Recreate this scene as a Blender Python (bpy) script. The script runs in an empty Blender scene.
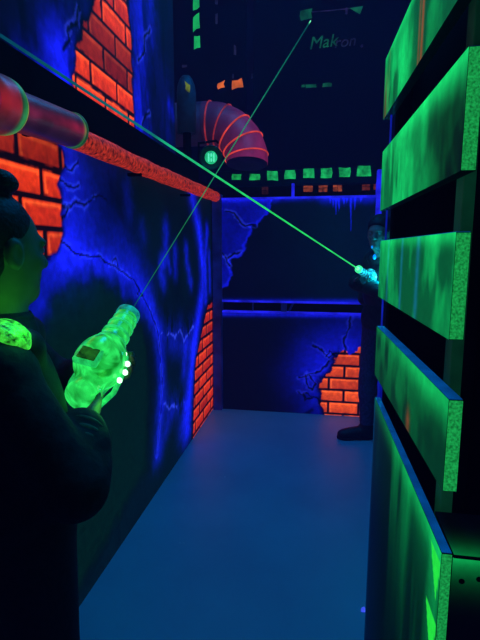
import bpy, bmesh, math, random
import numpy as np
from mathutils import Vector, Matrix
random.seed(4)
SC = bpy.context.scene
COL = SC.collection
# ------------------------------------------------------------------ camera numbers
F = 462.0; VX, VY = 320.0, 250.0; H = 1.5
PITCH = math.atan((320 - VY) / F); YAW = math.atan((VX - 240) / math.hypot(F, 320 - VY))
fw = Vector((-math.sin(YAW) * math.cos(PITCH), math.cos(YAW) * math.cos(PITCH), -math.sin(PITCH)))
rt = Vector((math.cos(YAW), math.sin(YAW), 0)); up = rt.cross(fw)
EYE = Vector((0, 0, H))
def ray(x, y): return fw + rt * ((x - 240) / F) + up * ((320 - y) / F)
def atx(x, y, X): d = ray(x, y); return EYE + d * (X / d.x)
def aty(x, y, Y): d = ray(x, y); return EYE + d * (Y / d.y)
def atz(x, y, Z=0.0): d = ray(x, y); return EYE + d * ((Z - H) / d.z)
cam = bpy.data.cameras.new('camera'); co = bpy.data.objects.new('camera', cam); COL.objects.link(co)
co.location = EYE; co.rotation_euler = (math.pi / 2 - PITCH, 0, YAW)
cam.sensor_fit = 'VERTICAL'; cam.sensor_height = 36; cam.sensor_width = 27; cam.lens = F * 36 / 640; cam.clip_start = 0.02
SC.camera = co
XL, YB = -0.97, 4.15          # painted side wall, painted end wall

# ------------------------------------------------------------------ materials
def newmat(name):
    m = bpy.data.materials.new(name); m.use_nodes = True
    nt = m.node_tree; nt.nodes.clear()
    out = nt.nodes.new('ShaderNodeOutputMaterial')
    return m, nt, out
def N(nt, t, **k):
    n = nt.nodes.new(t)
    for a, v in k.items():
        if a in n.inputs: n.inputs[a].default_value = v
        else: setattr(n, a, v)
    return n
def rgba(c): return (c[0], c[1], c[2], 1)
def pm(name, base, rough=.6, metal=0.0, emit=None, es=1.0, nscale=8.0, namt=.5, bump=0.0, spec=.3):
    """principled with noise-varied base and emission"""
    m, nt, out = newmat(name)
    p = N(nt, 'ShaderNodeBsdfPrincipled'); p.inputs['Roughness'].default_value = rough; p.inputs['Metallic'].default_value = metal
    p.inputs['Specular IOR Level'].default_value = spec
    tc = N(nt, 'ShaderNodeTexCoord'); nz = N(nt, 'ShaderNodeTexNoise'); nz.inputs['Scale'].default_value = nscale; nz.inputs['Detail'].default_value = 4
    nt.links.new(tc.outputs['Object'], nz.inputs['Vector'])
    mr = N(nt, 'ShaderNodeMapRange'); mr.inputs[1].default_value = .3; mr.inputs[2].default_value = .7
    mr.inputs[3].default_value = 1 - namt; mr.inputs[4].default_value = 1 + namt * .6
    nt.links.new(nz.outputs['Fac'], mr.inputs[0])
    def var(col):
        v = N(nt, 'ShaderNodeVectorMath', operation='SCALE'); v.inputs[0].default_value = col
        nt.links.new(mr.outputs[0], v.inputs['Scale']); return v.outputs[0]
    nt.links.new(var(base), p.inputs['Base Color'])
    if emit:
        nt.links.new(var(emit), p.inputs['Emission Color']); p.inputs['Emission Strength'].default_value = es
    if bump:
        b = N(nt, 'ShaderNodeBump'); b.inputs['Strength'].default_value = bump; b.inputs['Distance'].default_value = .01
        nt.links.new(nz.outputs['Fac'], b.inputs['Height']); nt.links.new(b.outputs[0], p.inputs['Normal'])
    nt.links.new(p.outputs[0], out.inputs['Surface'])
    return m
def paintmat(name, base, rough=.6, es=1.0, nscale=30.0, namt=.25, spec=.25):
    """ultraviolet-reactive paint and painted-in light: colours of the mesh attribute 'paint' glow, broken up by fine noise"""
    m, nt, out = newmat(name)
    p = N(nt, 'ShaderNodeBsdfPrincipled'); p.inputs['Base Color'].default_value = rgba(base); p.inputs['Roughness'].default_value = rough
    p.inputs['Specular IOR Level'].default_value = spec
    at = N(nt, 'ShaderNodeAttribute', attribute_name='paint')
    tc = N(nt, 'ShaderNodeTexCoord'); nz = N(nt, 'ShaderNodeTexNoise'); nz.inputs['Scale'].default_value = nscale; nz.inputs['Detail'].default_value = 3
    nt.links.new(tc.outputs['Object'], nz.inputs['Vector'])
    mr = N(nt, 'ShaderNodeMapRange'); mr.inputs[1].default_value = .3; mr.inputs[2].default_value = .7
    mr.inputs[3].default_value = 1 - namt; mr.inputs[4].default_value = 1 + namt
    nt.links.new(nz.outputs['Fac'], mr.inputs[0])
    v = N(nt, 'ShaderNodeVectorMath', operation='SCALE')
    nt.links.new(at.outputs['Color'], v.inputs[0]); nt.links.new(mr.outputs[0], v.inputs['Scale'])
    nt.links.new(v.outputs[0], p.inputs['Emission Color']); p.inputs['Emission Strength'].default_value = es
    nt.links.new(p.outputs[0], out.inputs['Surface'])
    return m

# ------------------------------------------------------------------ object helpers
def link(name, me, mat=None, parent=None, smooth=False):
    o = bpy.data.objects.new(name, me); COL.objects.link(o)
    if mat is not None: me.materials.append(mat)
    if parent is not None: o.parent = parent
    if smooth: me.polygons.foreach_set('use_smooth', [True] * len(me.polygons))
    return o
def obj(name, bm, mat=None, parent=None, smooth=False, loc=None):
    me = bpy.data.meshes.new(name); bm.to_mesh(me); bm.free()
    o = link(name, me, mat, parent, smooth)
    if loc is not None: o.location = loc
    return o
def root(name, loc, label, cat, group=None):
    o = bpy.data.objects.new(name, None); COL.objects.link(o); o.location = loc; o.empty_display_size = .1
    tag(o, label, cat, group); return o
def tag(o, label, cat, group=None):
    o['label'] = label; o['category'] = cat
    if group: o['group'] = group
    return o
def struct(o, label=None):
    o['kind'] = 'structure'
    if label: o['label'] = label
    return o
def box(bm, lo, hi, bev=0.0, M=None):
    r = bmesh.ops.create_cube(bm, size=1)
    vs = r['verts']
    for v in vs:
        v.co = Vector([lo[i] + (v.co[i] + .5) * (hi[i] - lo[i]) for i in range(3)])
    if bev:
        es = list({e for v in vs for e in v.link_edges})
        g = bmesh.ops.bevel(bm, geom=es, offset=bev, segments=2, profile=.5, affect='EDGES')
        vs = [v for v in g['verts']] + [v for v in vs if v.is_valid]
        vs = list(dict.fromkeys(vs))
    if M is not None:
        for v in vs: v.co = M @ v.co
    return vs
def B(lo, hi, bev=0.0, M=None):
    bm = bmesh.new(); box(bm, lo, hi, bev, M); return bm
def tube(bm, pts, rads, seg=16, cap=True):
    pts = [Vector(p) for p in pts]
    if not hasattr(rads, '__len__'): rads = [rads] * len(pts)
    rings = []; ref = None
    for i, p in enumerate(pts):
        t = (pts[min(i + 1, len(pts) - 1)] - pts[max(i - 1, 0)]).normalized()
        if ref is None: ref = t.orthogonal().normalized()
        ref = (ref - t * ref.dot(t)).normalized(); b = t.cross(ref)
        rings.append([bm.verts.new(p + (ref * math.cos(a) + b * math.sin(a)) * rads[i]) for a in [2 * math.pi * k / seg for k in range(seg)]])
    for A, C in zip(rings, rings[1:]):
        for k in range(seg): bm.faces.new((A[k], A[(k + 1) % seg], C[(k + 1) % seg], C[k]))
    if cap: bm.faces.new(rings[0][::-1]); bm.faces.new(rings[-1])
    return bm
def T(pts, rads, seg=16, cap=True): return tube(bmesh.new(), pts, rads, seg, cap)
def lathe(prof, seg=24, M=None):
    """profile of (radius, height) turned round z"""
    bm = bmesh.new(); rings = []
    for r, z in prof:
        rings.append([bm.verts.new((max(r, 1e-4) * math.cos(2 * math.pi * k / seg), max(r, 1e-4) * math.sin(2 * math.pi * k / seg), z)) for k in range(seg)])
    for A, C in zip(rings, rings[1:]):
        for k in range(seg): bm.faces.new((A[k], A[(k + 1) % seg], C[(k + 1) % seg], C[k]))
    bm.faces.new(rings[0][::-1]); bm.faces.new(rings[-1])
    if M is not None: bmesh.ops.transform(bm, matrix=M, verts=bm.verts)
    return bm
def frame(origin, z, x=None):
    z = Vector(z).normalized(); x = Vector(x) if x is not None else z.orthogonal()
    x = (x - z * x.dot(z)).normalized(); y = z.cross(x)
    M = Matrix((x, y, z)).transposed().to_4x4(); M.translation = Vector(origin); return M

# ------------------------------------------------------------------ painting in wall metres
def vnoise(x, y, s=0):
    xi = np.floor(x).astype(np.int64); yi = np.floor(y).astype(np.int64); xf = x - xi; yf = y - yi
    def h(a, b):
        n = (a * 374761393 + b * 668265263 + s * 974711) & 0x7fffffff
        n = ((n ^ (n >> 13)) * 1274126177) & 0x7fffffff
        return ((n ^ (n >> 16)) & 0xffff) / 65535.0
    u = xf * xf * (3 - 2 * xf); v = yf * yf * (3 - 2 * yf)
    return (h(xi, yi) * (1 - u) + h(xi + 1, yi) * u) * (1 - v) + (h(xi, yi + 1) * (1 - u) + h(xi + 1, yi + 1) * u) * v
def fbm(x, y, s=0, o=4):
    t = 0; a = .5; f = 1
    for i in range(o): t = t + a * vnoise(x * f, y * f, s + i); a *= .5; f *= 2.03
    return t / (1 - .5 ** o)
def ss(a, b, x): t = np.clip((x - a) / (b - a), 0, 1); return t * t * (3 - 2 * t)
class Paint:
    def __init__(s, U, V): s.U, s.V = U, V; s.C = np.zeros(U.shape + (3,)); s.jit = (fbm(U * 22, V * 22, 5) - .5, fbm(U * 22, V * 22, 9) - .5)
    def dline(s, pts, j=0.0):
        u = s.U + s.jit[0] * j; v = s.V + s.jit[1] * j; d = np.full(u.shape, 9.0)
        for (a, b), (c, e) in zip(pts, pts[1:]):
            du, dv = c - a, e - b; L = du * du + dv * dv + 1e-12
            t = np.clip(((u - a) * du + (v - b) * dv) / L, 0, 1)
            d = np.minimum(d, np.hypot(u - a - t * du, v - b - t * dv))
        return d
    def inside(s, pts, j=0.0):
        """signed distance, positive inside"""
        u = s.U + s.jit[0] * j; v = s.V + s.jit[1] * j; c = np.zeros(u.shape, bool)
        n = len(pts)
        for i in range(n):
            (x1, y1), (x2, y2) = pts[i], pts[(i + 1) % n]
            if y1 == y2: continue
            c ^= ((y1 > v) != (y2 > v)) & (u < (x2 - x1) * (v - y1) / (y2 - y1) + x1)
        d = s.dline(list(pts) + [pts[0]], j)
        return np.where(c, d, -d)
    def add(s, m, c): s.C += m[..., None] * np.array(c)
    def over(s, m, c): m = np.clip(m, 0, 1)[..., None]; s.C = s.C * (1 - m) + m * np.asarray(c)
    def mul(s, f): s.C *= f[..., None]
    def glow(s, pts, w, c, j=.03, p=2): s.add(np.exp(-(s.dline(pts, j) / w) ** p), c)
    def crack(s, pts, w=.006, edge=.012, c=(.04, .05, 1), k=.6, j=.03):
        d = s.dline(pts, j); s.mul(ss(w * .4, w * 1.6, d) * .93 + .07); 
        d2 = np.abs(d - edge); s.add(np.exp(-(d2 / (edge * .5)) ** 2) * k * (fbm(s.U * 12, s.V * 12, 31) > .42), c)
    def bricks(s, poly, h, L, v0, u0, j=.02, mort=.012, dark=None, gain=1.0, hue=1.0):
        m = ss(-.004, .006, s.inside(poly, j))
        r = np.floor((s.V - v0) / h); fv = (s.V - v0) / h - r
        uu = (s.U - u0) / L + .5 * (np.mod(r, 2)); cidx = np.floor(uu); fu = uu - cidx
        du = np.minimum(fu, 1 - fu) * L; dv = np.minimum(fv, 1 - fv) * h
        d = np.minimum(du, dv) + s.jit[0] * .006
        body = ss(mort * .85, mort * 1.15, d)
        edge = np.exp(-((d - mort * 1.9) / .006) ** 2) * (np.minimum(fu * L, (1 - fv) * h) < mort * 3)
        tone = .55 + .6 * vnoise(cidx * 7.3 + .5, r * 5.1 + .5, 3)
        tex = .72 + .5 * fbm(s.U * 38, s.V * 38, 17)
        shade = (.75 + .35 * fv) * tone * tex * gain
        col = np.stack([.85 * shade, .045 * hue * shade ** 1.5, .005 * hue * shade], -1) * body[..., None]
        col += (edge * gain * body)[..., None] * np.array([.40, .07, .012])
        if dark is not None: col *= dark[..., None]
        col += np.array([.004, .001, .004])
        s.over(m, col); return m
def grid_mesh(name, P00, PU, PV, nu, nv, C):
    """sheet of (nu x nv) points spanned by PU, PV from P00, colours in C[nv, nu]"""
    a, b = np.meshgrid(np.linspace(0, 1, nu), np.linspace(0, 1, nv))
    P = np.array(P00)[None, None] + a[..., None] * np.array(PU) + b[..., None] * np.array(PV)
    i = np.arange(nu * nv).reshape(nv, nu)
    Fc = np.stack([i[:-1, :-1], i[:-1, 1:], i[1:, 1:], i[1:, :-1]], -1).reshape(-1, 4)
    return raw_mesh(name, P.reshape(-1, 3), Fc, C.reshape(-1, 3))
def raw_mesh(name, V, Fc, C=None, smooth=False):
    me = bpy.data.meshes.new(name); V = np.asarray(V, np.float32); Fc = np.asarray(Fc, np.int32)
    me.vertices.add(len(V)); me.vertices.foreach_set('co', V.ravel())
    me.loops.add(Fc.size); me.loops.foreach_set('vertex_index', Fc.ravel())
    me.polygons.add(len(Fc)); me.polygons.foreach_set('loop_start', np.arange(len(Fc)) * 4)
    if smooth: me.polygons.foreach_set('use_smooth', np.ones(len(Fc), bool))
    me.update(calc_edges=True); me.validate()
    if C is not None:
        at = me.color_attributes.new('paint', 'FLOAT_COLOR', 'POINT')
        at.data.foreach_set('color', np.concatenate([C, np.ones((len(C), 1))], 1).astype(np.float32).ravel())
    return me
def slab_mesh(name, P00, PU, PV, nu, nv, C, thick, edgecol=(0, 0, 0)):
    """grid_mesh plus a back and four rims, so the sheet is a solid slab; thick = vector to the back"""
    a, b = np.meshgrid(np.linspace(0, 1, nu), np.linspace(0, 1, nv))
    P = (np.array(P00)[None, None] + a[..., None] * np.array(PU) + b[..., None] * np.array(PV)).reshape(-1, 3)
    i = np.arange(nu * nv).reshape(nv, nu)
    Fc = [np.stack([i[:-1, :-1], i[:-1, 1:], i[1:, 1:], i[1:, :-1]], -1).reshape(-1, 4)]
    c0 = np.array([P[i[0, 0]], P[i[0, -1]], P[i[-1, -1]], P[i[-1, 0]]]); c1 = c0 + np.array(thick)
    n = len(P); V = np.concatenate([P, c0, c1]); q = n + np.arange(8)
    ex = [[q[3 - 0] + 4 - 0, q[6], q[5], q[4]]]
    for k in range(4): ex.append([q[k], q[4 + k], q[4 + (k + 1) % 4], q[(k + 1) % 4]])
    Fc.append(np.array(ex)); Cc = np.concatenate([C.reshape(-1, 3), np.tile(np.array(edgecol), (8, 1))])
    return raw_mesh(name, V, np.concatenate(Fc), Cc)

# ------------------------------------------------------------------ bodies as smooth-blended solids
def cone(a, b, ra, rb, k=.02): return ('cone', Vector(a), Vector(b), ra, rb, k)
def ell(c, r, M=None, k=.02, op='add'): return ('ell', Vector(c), r, M, k, op)
def _eval(p, X):
    if p[0] == 'cone':
        _, a, b, ra, rb, k = p; a = np.array(a); d = np.array(b) - a; L = d @ d + 1e-9
        t = np.clip(((X - a) @ d) / L, 0, 1)
        return np.linalg.norm(X - a - t[..., None] * d, axis=-1) - (ra + (rb - ra) * t)
    _, c, r, M, k, op = p; Y = X - np.array(c)
    if M is not None: Y = Y @ np.array(M.to_3x3())
    r = np.array(r); q = Y / r; k0 = np.linalg.norm(q, axis=-1); k1 = np.linalg.norm(q / r, axis=-1)
    return k0 * (k0 - 1) / np.maximum(k1, 1e-6)
def solid(name, prims, h=.008, inflate=0.0, zmin=None, zmax=None, cut=None):
    lo = np.full(3, 9.0); hi = -lo; bb = []
    for p in prims:
        if p[0] == 'cone': R = max(p[3], p[4]); l = np.minimum(p[1], p[2]) - R; g = np.maximum(p[1], p[2]) + R
        else: R = max(p[2]); l = np.array(p[1]) - R; g = np.array(p[1]) + R
        bb.append((l - inflate, g + inflate)); lo = np.minimum(lo, l - inflate); hi = np.maximum(hi, g + inflate)
    lo = lo - 3 * h; n = np.ceil((hi - lo) / h).astype(int) + 4
    D = np.full(n, .25, np.float32)
    ax = [lo[i] + h * np.arange(n[i]) for i in range(3)]
    for p, (l, g) in zip(prims, bb):
        k = p[5] if p[0] == 'cone' else p[4]; m = k + 3 * h + .02
        s = [slice(max(0, int((l[i] - m - lo[i]) / h)), min(n[i], int((g[i] + m - lo[i]) / h) + 2)) for i in range(3)]
        X = np.stack(np.meshgrid(*[ax[i][s[i]] for i in range(3)], indexing='ij'), -1)
        d = _eval(p, X) - inflate; A = D[tuple(s)]
        if p[0] == 'ell' and p[5] == 'sub':
            d = -d; hh = np.clip(.5 - .5 * (A - d) / k, 0, 1); D[tuple(s)] = A * (1 - hh) + d * hh + k * hh * (1 - hh)
        else:
            hh = np.clip(.5 + .5 * (A - d) / k, 0, 1); D[tuple(s)] = A * (1 - hh) + d * hh - k * hh * (1 - hh)
    Z = ax[2][None, None, :]
    if zmin is not None: D = np.maximum(D, zmin - Z)
    if zmax is not None: D = np.maximum(D, Z - zmax)
    if cut is not None:
        X = np.stack(np.meshgrid(*ax, indexing='ij'), -1)
        for (pt, nr) in cut: D = np.maximum(D, (X - np.array(pt)) @ np.array(nr))
    # surface nets
    S = D < 0
    c = [S[a:n[0] - 1 + a, b:n[1] - 1 + b, e:n[2] - 1 + e] for a in (0, 1) for b in (0, 1) for e in (0, 1)]
    tot = sum(x.astype(np.int8) for x in c); mix = (tot > 0) & (tot < 8)
    idx = np.full(mix.shape, -1, np.int64); cells = np.argwhere(mix); idx[mix] = np.arange(len(cells))
    acc = np.zeros((len(cells), 3)); cnt = np.zeros(len(cells))
    offs = [(a, b, e) for a in (0, 1) for b in (0, 1) for e in (0, 1)]
    val = {o: D[tuple((cells + o).T)] for o in offs}
    for o in offs:
        for axi in range(3):
            if o[axi]: continue
            o2 = tuple(o[i] + (i == axi) for i in range(3)); v0, v1 = val[o], val[o2]
            cr = (v0 < 0) != (v1 < 0); t = np.where(cr, v0 / np.where(cr, v0 - v1, 1), 0)
            pt = np.tile(np.array(o, float), (len(cells), 1)); pt[:, axi] += t
            acc[cr] += pt[cr]; cnt[cr] += 1
    V = lo + h * (cells + acc / cnt[:, None])
    faces = []
    for axi in range(3):
        b, e = [(1, 2), (2, 0), (0, 1)][axi]
        s0 = [slice(1, n[i] - 1) for i in range(3)]; s0[axi] = slice(0, n[axi] - 1)
        s1 = list(s0); s1[axi] = slice(1, n[axi])
        a0 = S[tuple(s0)]; a1 = S[tuple(s1)]; ch = np.argwhere(a0 != a1)
        st = a0[tuple(ch.T)]
        base = ch + np.array([0 if i == axi else 1 for i in range(3)])
        def id_(db, de):
            q = base.copy(); q[:, b] -= db; q[:, e] -= de; return idx[tuple(q.T)]
        q = np.stack([id_(1, 1), id_(0, 1), id_(0, 0), id_(1, 0)], -1)
        q[~st] = q[~st][:, ::-1]; faces.append(q)
    Fc = np.concatenate(faces); Fc = Fc[(Fc >= 0).all(1)]
    return raw_mesh(name, V, Fc, smooth=True)
# ------------------------------------------------------------------ the setting
def L(x, y): p = atx(x, y, XL); return (p.y, p.z)
def K(x, y): p = aty(x, y, YB); return (p.x, p.z)
LL = lambda *q: [L(*a) for a in q]
KK = lambda *q: [K(*a) for a in q]
BLUE = np.array((.006, .010, .95))
black = pm('black_paint', (.0025, .0025, .003), .95, nscale=5, spec=.03)
void = pm('dark_shell_paint', (.004, .004, .008), .95, spec=.03, nscale=2)
mural = paintmat('ultraviolet_mural_paint', (.004, .012, .018), .85, spec=.06)
trimblue = pm('blue_reactive_trim_paint', (.01, .01, .05), .5, emit=(.012, .012, .75), es=1.0, nscale=9, namt=.6)
trimdim = pm('dim_blue_trim_paint', (.01, .012, .05), .5, emit=(.002, .004, .06), es=1.0, nscale=6, namt=.7)

# floor
m, nt, out = newmat('scuffed_blue_floor_paint')
p = N(nt, 'ShaderNodeBsdfPrincipled'); p.inputs['Roughness'].default_value = .42; p.inputs['Specular IOR Level'].default_value = .45
tc = N(nt, 'ShaderNodeTexCoord'); n1 = N(nt, 'ShaderNodeTexNoise'); n1.inputs['Scale'].default_value = 1.6; n1.inputs['Detail'].default_value = 5
n2 = N(nt, 'ShaderNodeTexNoise'); n2.inputs['Scale'].default_value = 40
nt.links.new(tc.outputs['Object'], n1.inputs['Vector']); nt.links.new(tc.outputs['Object'], n2.inputs['Vector'])
r1 = N(nt, 'ShaderNodeValToRGB'); r1.color_ramp.elements[0].position = .3; r1.color_ramp.elements[1].position = .75
r1.color_ramp.elements[0].color = (.10, .30, .40, 1); r1.color_ramp.elements[1].color = (.13, .40, .50, 1)
nt.links.new(n1.outputs['Fac'], r1.inputs[0]); nt.links.new(r1.outputs[0], p.inputs['Base Color'])
r2 = N(nt, 'ShaderNodeMapRange'); r2.inputs[3].default_value = .36; r2.inputs[4].default_value = .55
nt.links.new(n2.outputs['Fac'], r2.inputs[0]); nt.links.new(r2.outputs[0], p.inputs['Roughness'])
nt.links.new(p.outputs[0], out.inputs['Surface'])
struct(obj('floor', B((-2.6, -1.5, -.1), (2.6, 8.2, 0)), m))
struct(obj('ceiling', B((-2.6, -1.5, 5.6), (2.6, 8.2, 5.7)), void))
struct(obj('wall_far', B((-2.6, 8.1, 0), (2.6, 8.2, 5.6)), void))
struct(obj('wall_rear', B((-2.6, -1.5, 0), (2.6, -1.4, 5.6)), void))
struct(obj('wall_right', B((2.5, -1.4, 0), (2.6, 8.1, 5.6)), void))
struct(obj('wall_outer_left', B((-2.6, -1.4, 0), (-2.5, 8.1, 5.6)), void))

# ---- painted side wall, lower
y0, y1, z1 = -.6, YB, 1.99
nu, nv = 680, 285
U, V = np.meshgrid(np.linspace(y0, y1, nu), np.linspace(0, z1, nv))
P = Paint(U, V)
n = fbm(U * 3, V * 3, 1); n2 = fbm(U * 9, V * 2.2, 2)
P.add(.5 + n, (.0004, .004, .0085)); P.add(ss(.9, .2, V) * .6, (0, .004, .006))
def band(pts, w, k, j=.05, p=1.6, c=BLUE): P.glow(pts, w, np.array(c) * k, j, p)
# washes of blue round the broken plaster
soft = .35 + 1.0 * fbm(U * 6, V * 5, 41)
d = P.dline(LL((66, 170), (66, 200), (66, 235), (78, 262)), .05); P.add(np.exp(-(d / .15) ** 2) * soft, BLUE * .55)
d = P.dline(LL((80, 235), (105, 235), (128, 262), (145, 290)), .06); P.add(np.exp(-(d / .13) ** 2) * soft, BLUE * .30)
d = P.dline(LL((40, 300), (52, 268), (68, 262)), .05); P.add(np.exp(-(d / .09) ** 2) * soft, BLUE * .45)
d = P.dline(LL((88, 200), (100, 190), (108, 170)), .06); P.add(np.exp(-(d / .12) ** 2) * soft, BLUE * .10)
arch = LL((52, 246), (62, 240), (79, 256), (98, 257), (112, 264), (124, 272), (135, 281), (143, 296), (152, 315), (158, 332), (160, 350), (162, 385), (161, 410), (157, 455))
under = LL((38, 330), (48, 288), (70, 272), (95, 272), (115, 283), (132, 300), (145, 330), (150, 370), (148, 470), (20, 700))
a_w = .055 * (.6 + .9 * fbm(U * 7, V * 7, 77))
d = P.dline(arch, .03); P.add(np.exp(-(d / a_w) ** 1.5) * (.55 + .7 * fbm(U * 14, V * 10, 61)), BLUE * .55)
# drips below the arch
for a in [((122, 275), (124, 300)), ((108, 265), (111, 280)), ((95, 260), (98, 272)), ((62, 262), (64, 280)), ((80, 262), (82, 276))]: band(LL(*a), .035, .28, .02)
# column of flames near the corner
for a, w, k in [(((192, 196), (196, 215), (201, 245), (203, 275), (202, 300), (196, 335), (190, 380), (188, 430)), .075, .55), (((207, 230), (205, 262), (206, 300)), .05, .5),
                (((199, 225), (202, 262)), .06, .4), (((200, 300), (196, 330), (192, 350)), .07, .35), (((186, 345), (184, 372)), .06, .35),
                (((194, 350), (189, 395), (183, 428)), .09, .35), (((209, 255), (210, 290)), .04, .45)]: band(LL(*a), w, k * 1.1, .05)
for a, w, k in [(((166, 228), (166, 250), (164, 264)), .05, .38), (((175, 250), (176, 272)), .045, .38), (((186, 248), (187, 262), (191, 285)), .045, .40), (((162, 262), (161, 275), (164, 284)), .045, .42),
                (((168, 258), (170, 270)), .03, .35), (((127, 190), (129, 212)), .05, .14), (((142, 228), (144, 236)), .05, .12), (((152, 300), (156, 320)), .04, .25)]: band(LL(*a), w, k, .05)
for a in [((160, 332), (164, 337), (170, 332), (175, 338), (180, 329), (184, 340), (190, 331), (194, 326)), ((164, 404), (169, 409), (174, 405), (179, 409), (184, 404), (190, 400))]:
    d = P.dline(LL(*a), .04); up_ = np.exp(-(d / .06) ** 1.2) * (fbm(U * 20, V * 9, 88) > .35)
    P.add(up_, BLUE * .22); P.add(np.exp(-(d / .009) ** 2) * (fbm(U * 9, V * 9, 71) > .45), (.02, .04, .40))
band(LL((170, 345), (182, 348), (190, 345)), .07, .18); band(LL((172, 412), (166, 430), (160, 452)), .06, .22); band(LL((186, 412), (186, 436)), .07, .3)
P.mul(ss(.12, .42, n2 + .1 * n) * .55 + .5)
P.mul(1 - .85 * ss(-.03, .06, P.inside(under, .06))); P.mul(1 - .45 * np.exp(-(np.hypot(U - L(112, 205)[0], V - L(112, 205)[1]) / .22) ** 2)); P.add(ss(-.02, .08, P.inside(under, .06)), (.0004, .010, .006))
# cracks in the plaster
for a in [arch, LL((60, 180), (66, 187), (74, 188), (78, 184)), LL((60, 206), (68, 207), (76, 200), (84, 207), (92, 200)), LL((64, 166), (72, 171), (79, 162)), LL((61, 220), (68, 208))]:
    P.crack(a, .005, .011, (.03, .07, 1), .30)
for a in [((136, 282), (140, 288), (137, 293), (143, 297)), ((112, 262), (116, 258), (118, 266)), ((93, 198), (100, 196), (106, 200))]: P.crack(LL(*a), .004, .008, (.03, .07, .8), .25)
# brick showing through, near and by the corner
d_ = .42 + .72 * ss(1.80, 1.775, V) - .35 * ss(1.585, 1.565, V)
near = LL((-60, 60), (40, 120), (62, 152), (64, 166), (57, 183), (62, 199), (61, 215), (63, 232), (61, 240), (57, 252), (46, 259), (40, 262), (20, 262), (-60, 262))
P.mul(1 - .9 * np.exp(-(np.maximum(-P.inside(near, .03), 0) / .014) ** 2))
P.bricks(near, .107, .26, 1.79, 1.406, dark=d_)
far = LL((216, 300), (208, 306), (206, 313), (204, 322), (201, 338), (197, 356), (195, 372), (194, 400), (193, 440), (216, 412))
P.mul(1 - .9 * np.exp(-(np.maximum(-P.inside(far, .03), 0) / .03) ** 2))
P.bricks(far, .105, .27, .02, 3.5, j=.03, mort=.013, gain=.75)
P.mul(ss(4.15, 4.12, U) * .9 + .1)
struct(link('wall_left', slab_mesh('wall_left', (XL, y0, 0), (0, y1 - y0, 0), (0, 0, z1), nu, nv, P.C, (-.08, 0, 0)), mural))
# ---- painted side wall, upper
y0, y1, za, zb = -.6, 3.15, 2.1, 3.7; nu, nv = 470, 200
U, V = np.meshgrid(np.linspace(y0, y1, nu), np.linspace(za, zb, nv)); P = Paint(U, V)
P.add(np.ones(U.shape), (.0006, .0008, .012))
soft = .3 + 1.1 * fbm(U * 5, V * 4, 41)
d = P.dline(LL((74, 92), (70, 70), (66, 58)), .04); P.add(np.exp(-(d / .10) ** 2) * soft, BLUE * .9)
d = P.dline(LL((60, 40), (82, 0)), .04); P.add(np.exp(-(d / .13) ** 2) * soft, BLUE * .05)
d = P.dline(LL((30, 66), (50, 76), (72, 92)), .05); P.add(np.exp(-(d / .07) ** 2) * soft, BLUE * .30)
d = P.dline(LL((143, 130), (142, 70), (138, -60)), .06); P.add(np.exp(-(d / .14) ** 2) * soft, BLUE * .55)
d = P.dline(LL((150, 60), (152, 10), (150, -40)), .1); P.add(np.exp(-(d / .10) ** 2) * soft, BLUE * .22)
d = P.dline(LL((172, 106), (173, 112)), .03); P.add(np.exp(-(d / .045) ** 2) * soft, BLUE * .6)
d = P.dline(LL((165, 80), (168, 130)), .08); P.add(np.exp(-(d / .12) ** 2) * soft, BLUE * .08)
P.mul(.45 + .9 * ss(.3, .6, fbm(U * 16, V * 4, 19)))
for a in [((144, 128), (147, 116), (152, 112)), ((140, 60), (147, 50), (146, 38), (152, 30)), ((66, 50), (72, 40), (70, 30), (80, 22), (82, 8))]: P.crack(LL(*a), .008, .014, (.03, .06, .8), .35)
colp = LL((77, 100), (77, 82), (79, 60), (82, 40), (90, 15), (98, 0), (108, -30), (120, -60), (128, -90), (122, -90), (127, -60), (129, 0), (134, 70), (137, 132))
colp = LL((77, 100), (76, 82), (80, 62), (79, 48), (86, 36), (87, 22), (95, 14), (97, 0), (104, -40), (124, -40), (129, 0), (133, 40), (134, 70), (137, 135))
P.mul(1 - .93 * np.exp(-(np.maximum(-P.inside(colp, .04), 0) / .022) ** 2))
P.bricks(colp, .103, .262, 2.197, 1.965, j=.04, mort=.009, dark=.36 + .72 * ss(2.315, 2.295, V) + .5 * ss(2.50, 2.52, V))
struct(link('wall_upper_left', slab_mesh('wall_upper_left', (XL - .012, y0, za), (0, y1 - y0, 0), (0, 0, zb - za), nu, nv, P.C, (-.08, 0, 0)), mural))
# black ledge between the two
struct(obj('trim_1', B((XL - .09, -.6, 1.985), (XL + .03, 3.6, 2.115), .006), black))
struct(obj('trim_2', B((XL - .09, 3.6, 1.985), (XL + .02, 4.2, 2.05), .006), black))

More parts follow.
